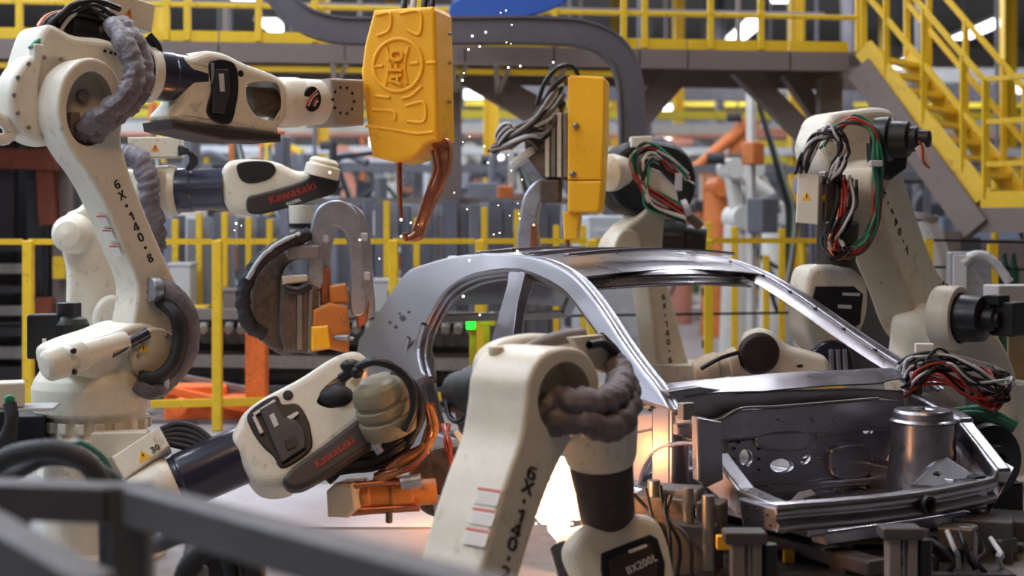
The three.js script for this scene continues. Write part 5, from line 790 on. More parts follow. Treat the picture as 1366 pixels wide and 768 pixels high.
{ // gun with red cable loops beside the far front wing
  const t = thing('spot_welding_gun', 'spot welding gun with red and white cable loops beside the front wing', 'weld gun', V(P(1320, 620, 7.7).x, 0, -7.7));
  part(t, 'stand', M(bar(V(P(1335, 620, 7.75).x, 0, -7.75), P(1335, 640, 7.75), 0.2, 0.16, 0.02)), mat.black);
  part(t, 'mount_plate', traced([[1205, 480], [1240, 462], [1330, 486], [1342, 520], [1320, 560], [1260, 552], [1215, 520]], P(1275, 510, 7.75), V(0.1, 0.5, 0.86), 0.05, { bevel: 0.012 }), mat.grey);
  part(t, 'terminal_block', rbox(P(1233, 470, 7.6), 0.1, 0.1, 0.06, frame(turn(-10)), 0.008), mat.offwhite);
  for (let i = 0; i < 26; i++) part(t, 'cable_loop', hoseP(((i) => [[1208 + i * 2, 522 - i, 7.5], [1222 + i * 2, 506 - i * 3, 7.46], [1255 + i, 504 - i * 4, 7.44], [1290 + i, 522 - i * 3, 7.44], [1322 + i * 2, 542 - i * 4, 7.46], [1338 + i, 530 - i * 3, 7.48], [1334, 512 - i * 2, 7.5], [1318, 500 - i, 7.54]])(i % 9), 0.008, { seg: 50, jit: 10 }), [mat.red, mat.red, mat.black, mat.red, mat.ltgrey, mat.black, mat.rubber, mat.ltgrey, mat.black][i % 9]);
  for (let i = 0; i < 9; i++) part(t, 'black_cable', hoseP([[1196 + i * 2, 488 + i * 3, 7.5], [1212, 476 + i * 2, 7.46], [1240, 470 + i * 3, 7.46], [1270 + i * 4, 482 + i, 7.5]], 0.01, { jit: 4 }), i % 2 ? mat.ltgrey : mat.black);
  part(t, 'cable_clamp', traced([[1288, 512], [1304, 508], [1306, 538], [1290, 542]], P(1297, 525, 7.42), turn(0), 0.03, { bevel: 0.006, holes: [ell(1297, 525, 4, 8)] }), mat.zinc);
  part(t, 'green_hose', hoseP([[1262, 556, 7.55], [1300, 552, 7.5], [1330, 560, 7.48], [1352, 572, 7.48]], 0.022), mat.dkgreen); part(t, 'green_hose', hoseP([[1270, 548, 7.58], [1310, 545, 7.52], [1345, 560, 7.5], [1356, 566, 7.5]], 0.018), mat.green);
  part(t, 'bracket', traced([[1264, 545], [1345, 556], [1350, 574], [1330, 580], [1270, 566]], P(1305, 562, 7.6), turn(0), 0.06, { bevel: 0.01 }), mat.weldgun);
  part(t, 'orange_block', traced([[1270, 572], [1306, 566], [1312, 606], [1296, 622], [1272, 610]], P(1290, 592, 7.7), turn(-15), 0.14, { bevel: 0.015 }), mat.gunorange);
  const c = P(1326, 615, 7.55), m = turn(20);
  part(t, 'motor_disc', lathe(off3(c, m, -0.14), c.clone().add(m), [[0, 0], [0, 0.2], [0.1, 0.205], [0.13, 0.19], [0.14, 0.12], [0.15, 0.09], [0.18, 0.085], [0.18, 0.05], [0.14, 0.045], [0.14, 0]], 40), mat.black);
}
// ---------------------------------------------------------------- behind the fence
{ // grey strip curtain
  const t = thing('strip_curtain', 'long grey welding curtain of upright strips behind the yellow fence', 'curtain', V(0, 0, -13.6));
  const cA = [surf([120, 124, 138], { amp: 0.08, rough: 0.45 }), surf([96, 100, 114], { amp: 0.1, rough: 0.5 }), surf([140, 144, 154], { amp: 0.08, rough: 0.4 })];
  for (let i = 0, x = 226; x < 752; i++, x += 13 + hash(i) * 5) { const h = 264 + 10 * hash(i, 3) + (x < 370 ? 20 : 0), d = 13.5 + 0.12 * (i % 2), p = P(x, h, d), w = 0.09 + 0.05 * hash(i, 5); part(t, 'strip', rbox(V(p.x, p.y / 2, p.z), w, p.y, 0.03, frame(turn(-25 + 50 * hash(i, 8))), 0.012), cA[Math.floor(hash(i, 2) * 3)]); }
  part(t, 'top_rail', bar(P(220, 268, 13.7), P(758, 268, 13.7), 0.05, 0.06), mat.grey);
}
{ // dark machine at the left edge
  const t = thing('press_machine', 'dark blurred machine frame with a rusty orange beam behind the left fence', 'machine', V(P(40, 300, 14).x, 0, -14));
  const dk = surf([46, 42, 46], { amp: 0.2, rough: 0.7 }), or = surf([128, 62, 38], { amp: 0.2, rough: 0.6, dirt: 0.5 });
  part(t, 'back_panel', M(traced([[-320, 120], [96, 120], [96, 590], [-320, 590]], P(0, 300, 14.5), V(0, 0, 1), 0.3, { bevel: 0 })), dk);
  for (const x of [-300, -200, -110, -20, 12, 50, 84]) part(t, 'upright', bar(V(P(x, 0, 14.1).x, 0, -14.1), P(x, 150, 14.1), 0.16, 0.16), x === 84 ? mat.brown : dk);
  part(t, 'crossbeam', bar(P(-310, 200, 13.9), P(78, 214, 13.9), 0.14, 0.2), or); part(t, 'crossbeam', bar(P(60, 195, 13.95), P(66, 300, 13.95), 0.14, 0.16), or);
  for (let i = 0; i < 8; i++) part(t, 'shelf_bar', bar(P(-300, 330 + i * 28, 13.9), P(34 + 20 * hash(i), 330 + i * 28, 13.9), 0.1, 0.06 + 0.08 * hash(i, 4)), i % 2 ? mat.grey : dk);
  part(t, 'yellow_box', rbox(P(80, 357, 13.9), 0.12, 0.22, 0.1), mat.yellow);
  part(t, 'red_box', rbox(P(58, 410, 13.9), 0.2, 0.2, 0.12), or);
}
{ // conveyor and low machines left of centre
  const t = thing('roller_conveyor', 'low grey roller conveyor running behind the fence', 'conveyor', V(P(350, 500, 12.4).x, 0, -12.4));
  for (const [y, z, c] of [[418, 12.5, mat.grey], [448, 12.35, mat.rail], [480, 12.2, mat.grey], [520, 12.05, mat.rail], [556, 11.95, mat.grey]]) part(t, 'side_beam', bar(P(196, y, z), P(640, y + 6, z + 0.1), 0.12, 0.1), c);
  for (let i = 0; i < 26; i++) { const x = 205 + i * 17; part(t, 'roller', cyl(P(x, 428, 12.6), P(x - 2, 440, 12.15), 0.04, 0.04, 10), mat.zinc); }
  part(t, 'side_panel', traced([[196, 424], [640, 430], [640, 562], [196, 552]], P(420, 490, 12.62), V(0, 0, 1), 0.05, { bevel: 0.006 }), surf([62, 58, 62], { amp: 0.2, rough: 0.6, dirt: 0.5 }));
  for (let i = 0; i < 4; i++) part(t, 'cable_duct', bar(P(200, 440 + i * 30, 12.5), P(640, 446 + i * 29, 12.5), 0.05, 0.05), [mat.grey, mat.brown, mat.rail, mat.grey][i]);
  for (const x of [215, 330, 450, 560]) part(t, 'leg', bar(V(P(x, 0, 12.4).x, 0, -12.4), P(x, 470, 12.4), 0.1, 0.1), mat.rail);
  part(t, 'guide_rail', bar(P(200, 505, 11.9), P(345, 535, 11.6), 0.1, 0.05), mat.brown); part(t, 'guide_rail', bar(P(200, 494, 11.9), P(345, 522, 11.6), 0.06, 0.04), mat.brown);
  const o = thing('orange_machine', 'orange machine housing on the floor behind the lower fence rail', 'machine', V(P(260, 550, 11.6).x, 0, -11.6)), om = surf([232, 112, 44], { amp: 0.14, rough: 0.5, dirt: 0.3 });
  part(o, 'housing', M(rbox(V(P(262, 0, 11.6).x, 0.16, -11.6), 0.5, 0.28, 0.3, frame(turn(10)), 0.02)), om); part(o, 'side_block', rbox(V(P(310, 0, 11.6).x, 0.12, -11.6), 0.35, 0.2, 0.3, frame(turn(0)), 0.02), om); part(o, 'base', box(P(205, 0, 11.6).x, P(345, 0, 11.6).x, 0, 0.035, -11.85, -11.4), mat.brown); part(o, 'slope', bar(P(216, 515, 11.5), P(340, 545, 11.4), 0.2, 0.06), om);
  part(o, 'motor', cylAt(P(240, 542, 11.3), V(0, 0, 1), 0.1, 0.07, 16), om);
  const op = P(343, 445, 11.2), q = thing('orange_post', 'thick orange box post standing behind the fence', 'post', V(op.x, 0, op.z)); part(q, 'column', bar(V(op.x, 0, op.z), op, 0.16, 0.16, 0.008), om); part(q, 'cap', rbox(op, 0.17, 0.012, 0.17), om); part(q, 'base_plate', rbox(V(op.x, 0.01, op.z), 0.26, 0.02, 0.26), om);
  const bx = [[244, 388, 13.05, 0.2, 0.5, mat.ltgrey, 'pale grey upright cabinet beside the strip curtain'], [266, 424, 12.86, 0.16, 0.2, mat.yellow, 'small yellow box on the conveyor edge'], [322, 402, 13.08, 0.42, 0.22, mat.grey, 'flat grey crate on the conveyor behind the fence'], [420, 405, 13.0, 0.6, 0.25, mat.grey, 'long grey crate behind the yoke gun'], [596, 448, 13.0, 0.62, 0.08, mat.blue, 'thin blue pallet seen through the rear door opening'], [590, 466, 12.98, 0.6, 0.16, mat.cream, 'tan crate below the blue pallet'], [512, 395, 13.0, 0.3, 0.3, mat.ltgrey, 'pink grey box beside the grey yoke']];
  for (const [x, y, d, w, h, m, l] of bx) { const p = P(x, y, d), c = thing('crate', l, 'box', V(p.x, 0, p.z)); part(c, 'body', rbox(p, w, h, 0.4, frame(turn(4)), 0.015), m); part(c, 'lid_rim', rbox(p.clone().add(V(0, h / 2, 0)), w + 0.02, 0.03, 0.42, frame(turn(4)), 0.008), m); if (!l.includes('thin blue')) part(c, 'stand', bar(V(p.x, 0, p.z), p.clone().add(V(0, -h / 2, 0)), 0.1, 0.1), mat.rail); }
}
{ // beacon post behind the rear door opening
  const p = P(640, 430, 10.4), t = thing('beacon_post', 'yellow twin post with a lit green signal box', 'signal', V(p.x, 0, p.z));
  for (const k of [-0.05, 0.05]) part(t, 'post', bar(V(p.x + k, 0, p.z), V(p.x + k, p.y + 0.02, p.z), 0.05, 0.05, 0.006), mat.yellow);
  part(t, 'arm', rbox(V(p.x + 0.06, p.y, p.z), 0.12, 0.05, 0.06), mat.yellow);
  part(t, 'signal_box', rbox(V(p.x - 0.06, p.y, p.z + 0.04), 0.08, 0.11, 0.06), mat.yellow);
  const gl = new THREE.MeshStandardMaterial({ color: 0x20d040, emissive: 0x2cff3c, emissiveIntensity: 1.6 }); part(t, 'green_lens', rbox(V(p.x - 0.065, p.y + 0.005, p.z + 0.072), 0.07, 0.1, 0.012), gl);
  const pl = new THREE.PointLight(0x30ff40, 0.04); pl.position.set(-0.065, p.y, 0.12); t.add(pl);
}
{ // right: things under the stair
  const c = P(1292, 366, 10.6), t = thing('control_cabinet', 'silver control box with a bundled hose under the stair landing', 'cabinet', V(c.x, 0, c.z));
  part(t, 'housing', rbox(c, 0.3, 0.34, 0.2, frame(turn(-10)), 0.01), mat.alu); part(t, 'front_plate', rbox(c.clone().add(V(-0.1, 0.02, 0.11)), 0.1, 0.26, 0.02, frame(turn(-10)), 0.006), mat.ltgrey); part(t, 'leg', bar(V(c.x, 0, c.z), c.clone().add(V(0, -0.17, 0)), 0.12, 0.12), mat.rail);
  part(t, 'hose', hoseP([[1284, 352, 10.5], [1295, 342, 10.5], [1310, 340, 10.5], [1328, 352, 10.5], [1346, 376, 10.5]], 0.035, { wr: 0.15 }), mat.ltgrey);
  const d = thing('ribbed_duct', 'pale ribbed air duct behind the arm marked 7', 'duct', V(P(1240, 330, 12).x, 0, -12)); part(d, 'duct', hose([P(1232, 292, 12), P(1242, 320, 12), P(1250, 350, 12), V(P(1252, 0, 12).x, 0, -12)], 0.11, { rib: 0.06, rad: 14 }), mat.ltgrey); part(d, 'collar', cylAt(P(1231, 290, 12), V(0.2, 1, 0), 0.06, 0.13), mat.grey);
  const f = thing('safety_fence', 'black railed fence with yellow posts under the stair landing', 'fence', V(P(1240, 0, 11.5).x, 0, -11.5)); for (const x of [1238, 1324, 1400]) part(f, 'post', bar(V(P(x, 0, 11.5).x, 0, -11.5), P(x, x === 1238 ? 318 : 325, 11.5), 0.07, 0.07), mat.yellow);
  for (const y of [320, 356]) part(f, 'rail', bar(P(1238, y, 11.5), P(1400, y + 4, 11.5), 0.02, 0.02), mat.black);
  const w = thing('partition_wall', 'brown sheet steel partition below the stair', 'partition', V(P(1290, 0, 14.5).x, 0, -14.5)); for (let i = 0; i < 5; i++) { const a = P(1130 + i * 60, 270, 14.4), b = P(1189 + i * 60, 270, 14.4); part(w, 'panel', box(a.x, b.x, 0, 1.5 - 0.02 * (i % 2), -14.5 - 0.03 * (i % 2), -14.42), i % 2 ? mat.brown : mat.rail); }
  const g = thing('green_canister', 'dark green gas canisters rack beyond the landing', 'canister', V(P(1332, 0, 13).x, 0, -13)); for (let i = 0; i < 4; i++) part(g, 'cylinder', lathe(V(P(1316 + i * 12, 0, 13).x, 0, -13), V(P(1316 + i * 12, 0, 13).x, 1, -13), [[0, 0], [0, 0.05], [1.2, 0.05], [1.3, 0.02], [1.36, 0.02], [1.36, 0]], 14), mat.dkgreen);
  const wb = P(1385, 600, 9.4), tb = thing('wooden_board', 'tan wooden board standing at the right edge behind the gun', 'board', V(wb.x, 0, wb.z)); part(tb, 'board', rbox(V(wb.x, 0.55, wb.z), 0.4, 1.1, 0.03, frame(turn(-5)), 0.006), surf([150, 122, 84], { amp: 0.15, rough: 0.7 })); part(tb, 'edge_strip', rbox(V(wb.x, 1.11, wb.z), 0.41, 0.03, 0.04, frame(turn(-5)), 0.006), mat.ltgrey);
}
{ // bottom left: boxes and hoses by the guard rail
  const p = P(8, 525, 6.3), t = thing('valve_box', 'white valve box with a green plug at the foot of robot 8', 'box', V(p.x, 0, p.z));
  part(t, 'housing', rbox(p, 0.16, 0.11, 0.14, frame(turn(20)), 0.01), mat.white); part(t, 'plug', cylAt(P(13, 533, 6.18), turn(20), 0.05, 0.022), mat.green); part(t, 'plate', rbox(P(30, 543, 6.35), 0.3, 0.015, 0.2, frame(turn(10)), 0.004), mat.ltgrey); part(t, 'leg', bar(V(p.x, 0, p.z), p.clone().add(V(0, -0.05, 0)), 0.08, 0.08), mat.black);
  part(t, 'cable', hoseP([[13, 538, 6.16], [16, 560, 6.14], [6, 585, 6.14], [-16, 600, 6.16]], 0.03), mat.rubber);
  part(t, 'cabinet', rbox(P(25, 580, 6.6), 0.26, 0.2, 0.2, frame(turn(10)), 0.01), mat.black);
  const hs = [[[[-40, 660, 4.6], [0, 616, 4.6], [40, 602, 4.6], [85, 602, 4.6], [120, 622, 4.6], [140, 660, 4.6], [146, 740, 4.7], [146, 1000, 4.8]], 'thick dark hose arching behind the guard rail', 0.035], [[[-40, 640, 4.9], [20, 630, 4.9], [60, 612, 4.9], [110, 618, 4.9], [160, 650, 4.9], [176, 720, 5], [180, 1000, 5]], 'second dark hose lying beside the arching hose', 0.028], [[[190, 732, 5.4], [215, 725, 5.2], [240, 716, 5.1], [270, 716, 5.1], [300, 735, 5.1], [320, 900, 5.2]], 'dark hose looping past the rail post', 0.03], [[[240, 800, 5.0], [250, 760, 5.0], [268, 738, 5.0], [300, 728, 5.0], [330, 740, 5.1], [345, 800, 5.1], [350, 1000, 5.1]], 'black ribbed hose loop below the slanting rail', 0.04]];
  for (const [l, lab, r] of hs) solo('hose', hoseP(l, r, { rib: 0.03 }), mat.rubber, lab, 'hose');
  const q = P(300, 765, 5.3), k = thing('floor_valve', 'dark valve block with fittings below the slanting guard rail', 'valve', V(q.x, 0, q.z)); part(k, 'block', rbox(V(q.x, 0.2, q.z), 0.3, 0.36, 0.2, frame(turn(10)), 0.02), mat.black); part(k, 'fitting', cylAt(V(q.x - 0.06, 0.3, q.z + 0.11), V(0, 0, 1), 0.06, 0.03), mat.zinc); part(k, 'fitting', cylAt(V(q.x + 0.04, 0.34, q.z + 0.11), V(0, 0, 1), 0.06, 0.025), mat.zinc); part(k, 'foot', rbox(V(q.x, 0.012, q.z), 0.34, 0.024, 0.24), mat.black);
  solo('green_wire', hoseP([[90, 598, 5.6], [105, 590, 5.6], [128, 602, 5.6], [140, 614, 5.6], [150, 640, 5.6], [150, 900, 5.7]], 0.012), mat.dkgreen, 'dark green wire bundle over the hoses', 'wire');
  const st2 = thing('line_marking', 'pale floor plate beside the car line', 'floor plate', V(-1.2, 0, -7.4)); part(st2, 'plate', box(-2.2, -0.35, 0, 0.012, -8.6, -7.35), surf([196, 194, 198], { amp: 0.05, rough: 0.4, metres: 2 }));
}
// ---------------------------------------------------------------- far hall
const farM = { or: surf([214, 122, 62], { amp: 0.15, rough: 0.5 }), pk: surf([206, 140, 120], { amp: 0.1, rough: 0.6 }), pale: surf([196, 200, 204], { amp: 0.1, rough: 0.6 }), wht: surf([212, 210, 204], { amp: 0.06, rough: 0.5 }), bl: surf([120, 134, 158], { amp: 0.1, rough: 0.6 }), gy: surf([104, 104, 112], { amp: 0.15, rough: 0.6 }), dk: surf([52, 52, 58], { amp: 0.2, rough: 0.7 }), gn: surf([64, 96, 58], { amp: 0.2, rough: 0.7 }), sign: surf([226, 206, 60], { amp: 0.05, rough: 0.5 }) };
function farRobot(j, d, m, label, group) {             // joints as pixels at one distance: floor, shoulder, elbow, wrist, tool
  const q = j.map(([x, y], i) => P(x, y, d - i * 0.08)), t = thing('industrial_robot', label, 'robot', V(q[0].x, 0, q[0].z), group);
  part(t, 'pedestal', lathe(V(q[0].x, 0, q[0].z), V(q[0].x, 1, q[0].z), [[0, 0], [0, 0.24], [Math.max(0.3, q[1].y - 0.1), 0.18], [q[1].y, 0], ], 18), m);
  part(t, 'shoulder', cylAt(q[1], V(0.3, 0, 1), 0.36, 0.15, 18), m);
  part(t, 'lower_arm', bar(q[1], q[2], 0.14, 0.18, 0.04), m); part(t, 'elbow', cylAt(q[2], V(0.3, 0, 1), 0.3, 0.13, 18), m);
  part(t, 'forearm', lathe(q[2], q[3], [[0, 0], [0, 0.11], [q[2].distanceTo(q[3]) * 0.5, 0.09], [q[2].distanceTo(q[3]), 0.06], [q[2].distanceTo(q[3]), 0]], 16), m);
  part(t, 'motor', cylAt(q[2].clone().add(V(-0.2, 0.12, 0.1)), V(1, 0, 0.2), 0.22, 0.07, 14), farM.dk);
  part(t, 'tool', bar(q[3], q[4], 0.12, 0.12, 0.03), farM.gy);
}
farRobot([[955, 330], [958, 250], [996, 168], [925, 225], [915, 250]], 21, farM.or, 'orange industrial robot with raised elbow in the far hall');
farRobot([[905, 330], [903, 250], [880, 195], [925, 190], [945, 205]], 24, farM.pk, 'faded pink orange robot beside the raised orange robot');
farRobot([[985, 340], [985, 290], [975, 225], [1030, 260], [1035, 285]], 17.5, farM.wht, 'white robot below the raised orange robot');
farRobot([[1035, 340], [1040, 285], [1002, 225], [985, 262], [980, 280]], 18.5, farM.wht, 'white robot leaning towards the yellow sign panel');
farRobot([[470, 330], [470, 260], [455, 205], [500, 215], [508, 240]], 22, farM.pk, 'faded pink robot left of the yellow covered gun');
farRobot([[655, 330], [650, 265], [672, 225], [625, 232], [620, 255]], 20, farM.gy, 'grey robot behind the strip curtain');
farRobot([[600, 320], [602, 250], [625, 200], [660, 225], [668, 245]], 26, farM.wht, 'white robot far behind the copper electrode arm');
const signP = P(1022, 203, 25), sg = thing('sign_board', 'yellow board with a pink red strip hanging in the far hall', 'sign', signP); part(sg, 'board', rbox(signP, 1.15, 0.42, 0.06), farM.sign); part(sg, 'strip', rbox(signP.clone().add(V(-0.1, 0.34, 0.02)), 1.0, 0.16, 0.06), farM.pk); for (const k of [-0.5, 0.5]) part(sg, 'hanger', cyl(signP.clone().add(V(k, 0.2, -0.05)), V(signP.x + k, 9.99, signP.z - 0.05), 0.02, 0.02, 6), mat.grey);
// columns, gantries and pipes
const colL = { y: 'tall yellow column in the far hall', g: 'tall grey steel column in the far hall' };
for (const [x, d, k] of [[560, 24, 'g'], [612, 30, 'g'], [655, 22, 'y'], [722, 38.2, 'g'], [745, 27, 'g'], [860, 26, 'g'], [905, 33, 'y'], [960, 38, 'g'], [1020, 29, 'g'], [1062, 23, 'y'], [1130, 31, 'g'], [430, 26, 'y'], [385, 32, 'g'], [480, 36, 'g'], [1230, 30, 'g'], [1345, 26, 'y'], [520, 44, 'y'], [820, 44, 'y'], [1180, 40, 'y'], [300, 28, 'g'], [210, 24, 'y']]) {
  const p = P(x, 300, d), t = thing('steel_column', colL[k], 'column', V(p.x, 0, p.z), k === 'y' ? 'yellow far columns' : 'grey far columns');
  part(t, 'shaft', M(bar(V(p.x - 0.1, 0, p.z), V(p.x - 0.1, 9.99, p.z), 0.03, 0.24), bar(V(p.x + 0.1, 0, p.z), V(p.x + 0.1, 9.99, p.z), 0.03, 0.24), bar(V(p.x, 0, p.z), V(p.x, 9.99, p.z), 0.2, 0.03)), k === 'y' ? mat.yellow : farM.gy); part(t, 'base_plate', rbox(V(p.x, 0.03, p.z), 0.4, 0.06, 0.4), farM.gy);
}
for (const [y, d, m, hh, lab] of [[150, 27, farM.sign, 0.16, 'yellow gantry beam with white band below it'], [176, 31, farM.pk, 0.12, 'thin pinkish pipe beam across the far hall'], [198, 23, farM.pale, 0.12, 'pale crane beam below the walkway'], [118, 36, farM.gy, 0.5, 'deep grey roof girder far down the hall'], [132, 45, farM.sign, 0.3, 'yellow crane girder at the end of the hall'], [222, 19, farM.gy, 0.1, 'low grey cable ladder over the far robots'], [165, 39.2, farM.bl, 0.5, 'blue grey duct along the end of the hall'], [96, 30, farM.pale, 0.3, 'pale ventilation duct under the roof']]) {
  const t = thing('overhead_beam', lab, 'beam', V(0, P(0, y, d).y, -d)), a = P(-200, y, d), b = P(1500, y + 6, d); part(t, 'beam', bar(a, b, 0.3, hh), m);
  if (lab.includes('white band')) part(t, 'white_band', bar(a.clone().add(V(0, -0.26, 0.1)), b.clone().add(V(0, -0.26, 0.1)), 0.05, 0.2), farM.wht);
  for (const x of [100, 420, 760, 1090, 1330]) { const q = P(x, y, d); part(t, 'hanger', cyl(q.clone().add(V(0, hh / 2, 0)), V(q.x, 9.99, q.z), 0.03, 0.03, 6), farM.gy); }
}
// cabinets, racks and machines filling the far cells
const kinds = [['grey', farM.gy, 'grey'], ['pale', farM.pale, 'pale'], ['blue', farM.bl, 'blue grey'], ['dark', farM.dk, 'dark'], ['orange', farM.or, 'orange'], ['yellow', mat.yellow, 'yellow'], ['green', farM.gn, 'dark green'], ['white', farM.wht, 'white']];
const cabProto = kinds.map(([k, m, w]) => { const t = thing('machine_cabinet', `${w} machine cabinet standing in the far cells`, 'cabinet', V(0, 0, 0), `${w} far cabinets`); part(t, 'housing', rbox(V(0, 0.85, 0), 0.8, 1.6, 0.6, undefined, 0.03), m); part(t, 'door', rbox(V(-0.08, 0.9, 0.31), 0.5, 1.2, 0.03, undefined, 0.01), m); part(t, 'display', rbox(V(-0.05, 1.2, 0.33), 0.25, 0.2, 0.02, undefined, 0.006), farM.dk); part(t, 'plinth', box(-0.38, 0.38, 0, 0.07, -0.28, 0.28), farM.dk); part(t, 'top_unit', rbox(V(0.15, 1.8, 0), 0.35, 0.3, 0.4, undefined, 0.02), m === farM.dk ? farM.gy : farM.dk); part(t, 'conduit', hose([V(0.2, 1.9, 0), V(0.25, 2.3, 0), V(0.5, 2.5, 0), V(0.8, 2.4, 0)], 0.05), farM.gy); return t; });
const rackProto = [['grey', farM.gy], ['blue grey', farM.bl], ['pale', farM.pale]].map(([w, m]) => { const t = thing('frame_rack', `open ${w} tube frame with fixtures in the far cells`, 'frame', V(0, 0, 0), `${w} far frames`); for (const x of [-0.7, 0.7]) for (const z of [-0.3, 0.3]) part(t, 'upright', bar(V(x, 0, z), V(x, 2.6, z), 0.08, 0.08), m); for (const y of [0.6, 1.3, 1.95, 2.56]) { part(t, 'crossbar', bar(V(-0.74, y, 0.3), V(0.74, y, 0.3), 0.06, 0.07), m); part(t, 'shelf', box(-0.66, 0.66, y - 0.08, y - 0.04, -0.28, 0.26), farM.gy); } for (let i = 0; i < 7; i++) part(t, 'fixture', rbox(V(-0.55 + 0.36 * (i % 4), [0.75, 1.45, 2.1][i % 3], 0.05), 0.22, 0.3, 0.3, undefined, 0.03), [farM.bl, farM.dk, farM.wht, farM.or][i % 4]); part(t, 'hose', hose([V(-0.6, 2.5, 0.3), V(-0.3, 2.0, 0.45), V(0.1, 2.2, 0.45), V(0.5, 1.6, 0.4)], 0.03), farM.dk); return t; });
let first = new Set();
const put = (o, x, z, r, s) => { if (!first.has(o)) { first.add(o); o.position.set(x, 0, z); o.rotation.y = r; o.scale.setScalar(s); } else copy(o, V(x, 0, z), null, r, s); };
const busy = scene.children.filter(o => /steel_column|industrial_robot/.test(o.name)).map(o => [o.position.x, o.position.z, 0.75]);
busy.push([0, 0, 0]);
for (let i = 0, tries = 0; i < 84 && tries < 5000; tries++) { const px = rr(190, 1380), d = rr(16.4, 40), x = (px - CX) * d / F; if ((d > 17.7 && d < 20.3) || (d > 44)) continue; if (busy.some(([a, b, r]) => Math.hypot(a - x, b + d) < r + 0.85)) continue; busy.push([x, -d, 0.85]); i++; put(i % 3 === 2 ? rackProto[Math.floor(i / 3) % 3] : cabProto[(i * 5) % 8], x, -d, rr(-0.5, 0.5), rr(0.85, 1.15)); }
const standProto = [['dark', farM.dk], ['orange', farM.or], ['white', farM.wht], ['yellow', mat.yellow]].map(([w, m], k) => { const t = thing('tool_stand', `slim ${w} tool stand with boxes and hoses in the far cells`, 'stand', V(0, 0, 0), `${w} far tool stands`); part(t, 'pole', bar(V(0, 0, 0), V(0, 2.9, 0), 0.07, 0.07), m); part(t, 'foot', box(-0.2, 0.2, 0, 0.04, -0.2, 0.2), farM.gy); part(t, 'arm', bar(V(0, 2.7, 0), V(0.7, 2.8 - 0.3 * (k % 2), 0.1), 0.06, 0.06), m); part(t, 'box', rbox(V(0.05, 1.5, 0.1), 0.26, 0.34, 0.2, undefined, 0.02), [farM.bl, farM.wht, farM.gy, farM.dk][k]); part(t, 'box', rbox(V(-0.08, 2.1, 0.08), 0.18, 0.22, 0.16, undefined, 0.02), [farM.pale, farM.dk, farM.or, farM.bl][k]); part(t, 'tool', rbox(V(0.7, 2.3, 0.1), 0.14, 0.36, 0.14, undefined, 0.03), farM.gy); for (let i = 0; i < 4; i++) part(t, 'hose', hose([V(0.05, 2.6, 0.05), V(0.2 + 0.08 * i, 2.0 - 0.1 * i, 0.15), V(0.4 + 0.05 * i, 1.5, 0.15), V(0.3, 1.0 - 0.15 * i, 0.12), V(0.05, 1.1, 0.1)], 0.022), [farM.dk, farM.gn, farM.pale, farM.dk][i]); return t; });
for (let i = 0, tries = 0; i < 60 && tries < 5000; tries++) { const px = rr(190, 1380), d = rr(15.6, 34), x = (px - CX) * d / F; if ((d > 17.6 && d < 20.4) || (d > 22 && d < 24)) continue; if (busy.some(([a, b, r]) => Math.hypot(a - x, b + d) < r + 0.5)) continue; busy.push([x, -d, 0.5]); i++; put(standProto[i % 4], x, -d, rr(-0.8, 0.8), rr(0.85, 1.2)); }
// bright work lamps seen low over the far cells
[[634, 126, 58, 11, 34], [682, 184, 14, 20, 30], [666, 208, 10, 9, 28.5], [863, 103, 15, 8, 36], [866, 119, 14, 8, 38], [889, 147, 14, 14, 30], [888, 172, 13, 10, 32], [889, 184, 13, 10, 34], [500, 190, 12, 16, 34], [940, 99, 30, 8, 40], [1350, 117, 26, 14, 30], [775, 230, 10, 8, 34], [420, 118, 24, 8, 40]].forEach(([x, y, w, h, d]) => {
  const p = P(x, y, d), s = d / F, t = thing('work_lamp', 'bright white work lamp hanging over the far cells', 'lamp', p, 'work lamps of the far cells');
  part(t, 'housing', rbox(p.clone().add(V(0, 0.02, -0.08)), w * s + 0.06, h * s + 0.06, 0.1, undefined, 0.02), mat.ltgrey);
  part(t, 'lens', rbox(p, w * s, h * s, 0.04, undefined, 0.01), glowOf.work ??= new THREE.MeshStandardMaterial({ color: 0xffffff, emissive: 0xfff8f0, emissiveIntensity: 4 }));
  part(t, 'hanger', cyl(p.clone().add(V(0, h * s / 2, -0.08)), V(p.x, 9.99, p.z - 0.08), 0.02, 0.02, 6), mat.grey);
  const l = new THREE.RectAreaLight(0xfff8f0, 4, w * s, h * s); l.position.set(0, 0, 0.03); l.lookAt(p.x, p.y, p.z - 1); l.rotation.set(0, Math.PI, 0); t.add(l);
});
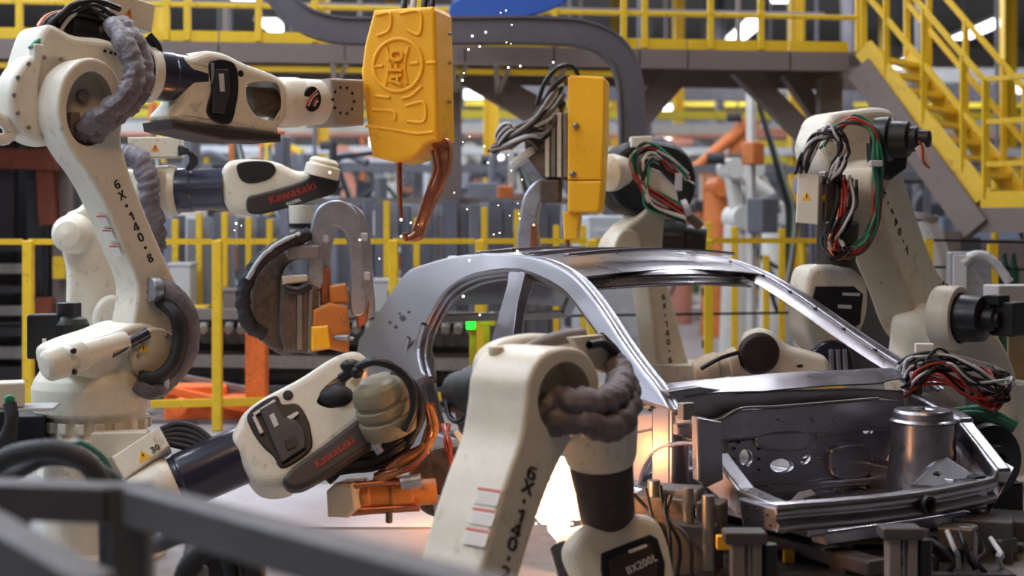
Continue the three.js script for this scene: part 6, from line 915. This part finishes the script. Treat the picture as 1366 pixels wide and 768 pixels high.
// ---------------------------------------------------------------- weld arc and sparks
{
  const c = P(744, 662, 6.3), t = thing('weld_arc', 'white hot weld arc glowing between the arm and the car sill', 'weld arc', c);
  const hot = new THREE.MeshStandardMaterial({ color: 0xffffff, emissive: 0xffe2b4, emissiveIntensity: 2.6 });
  const burst = new THREE.IcosahedronGeometry(0.12, 5), bp2 = burst.attributes.position; for (let i = 0; i < bp2.count; i++) { const v = V(bp2.getX(i), bp2.getY(i), bp2.getZ(i)), a = Math.atan2(v.y, v.x), k = 0.6 + 0.7 * vnoise(a * 2.2 + 9, v.z * 9 + 4) + 0.4 * vnoise(a * 7 + 3, 2); bp2.setXYZ(i, v.x * k * 0.8, v.y * k * 1.15, v.z * k * 0.5); } burst.computeVertexNormals(); burst.translate(c.x, c.y, c.z);
  part(t, 'arc_core', burst, hot);
  const warm = new THREE.PointLight(0xffb070, 1.0); warm.position.set(0, 0.02, 0.16); warm.castShadow = true; t.add(warm);
  const c2 = P(606, 628, 7.4), t2 = thing('weld_arc', 'small orange weld glow behind the copper arcs of the gun', 'weld arc', c2);
  part(t2, 'arc_core', ball(c2, 0.03, 1, 1, 1), hot);
  const w2 = new THREE.PointLight(0xffa050, 1.0); w2.position.set(0, 0.02, 0.08); w2.castShadow = true; t2.add(w2);
  // sparks
  const sp = [], add = (x, y, d, r) => sp.push(new THREE.IcosahedronGeometry(r, 1).translate(...P(x, y, d).toArray()));
  for (const [x, y] of [[535, 293], [535, 315], [548, 297], [557, 299], [606, 257], [623, 279], [626, 347], [618, 395], [630, 48], [648, 43], [640, 62], [625, 66], [668, 17], [675, 14], [694, 88], [678, 90], [738, 83], [617, 107], [646, 195], [651, 217], [315, 298], [322, 301], [313, 307], [440, 230], [690, 335], [480, 320], [506, 345], [640, 420], [712, 300]]) add(x, y, 7.6 + 0.6 * hash(x, y), 0.003 + 0.005 * hash(y, x));
  for (let i = 0; i < 16; i++) add(608 + 90 * hash(i, 1), 30 + 330 * hash(i, 2), 7.4 + hash(i, 3), 0.002 + 0.002 * hash(i, 4));
  for (let i = 0; i < 30; i++) add(700 + 70 * hash(i, 11), 630 + 80 * hash(i, 12), 6.1 + 0.3 * hash(i, 13), 0.003 + 0.004 * hash(i, 4));
  const s = solo('weld_sparks', sp, new THREE.MeshStandardMaterial({ color: 0xffffff, emissive: 0xffe2b8, emissiveIntensity: 8 }), 'tiny white hot sparks drifting round the weld guns', 'sparks'); s.userData.kind = 'stuff';
}
renderer.render(scene, camera);
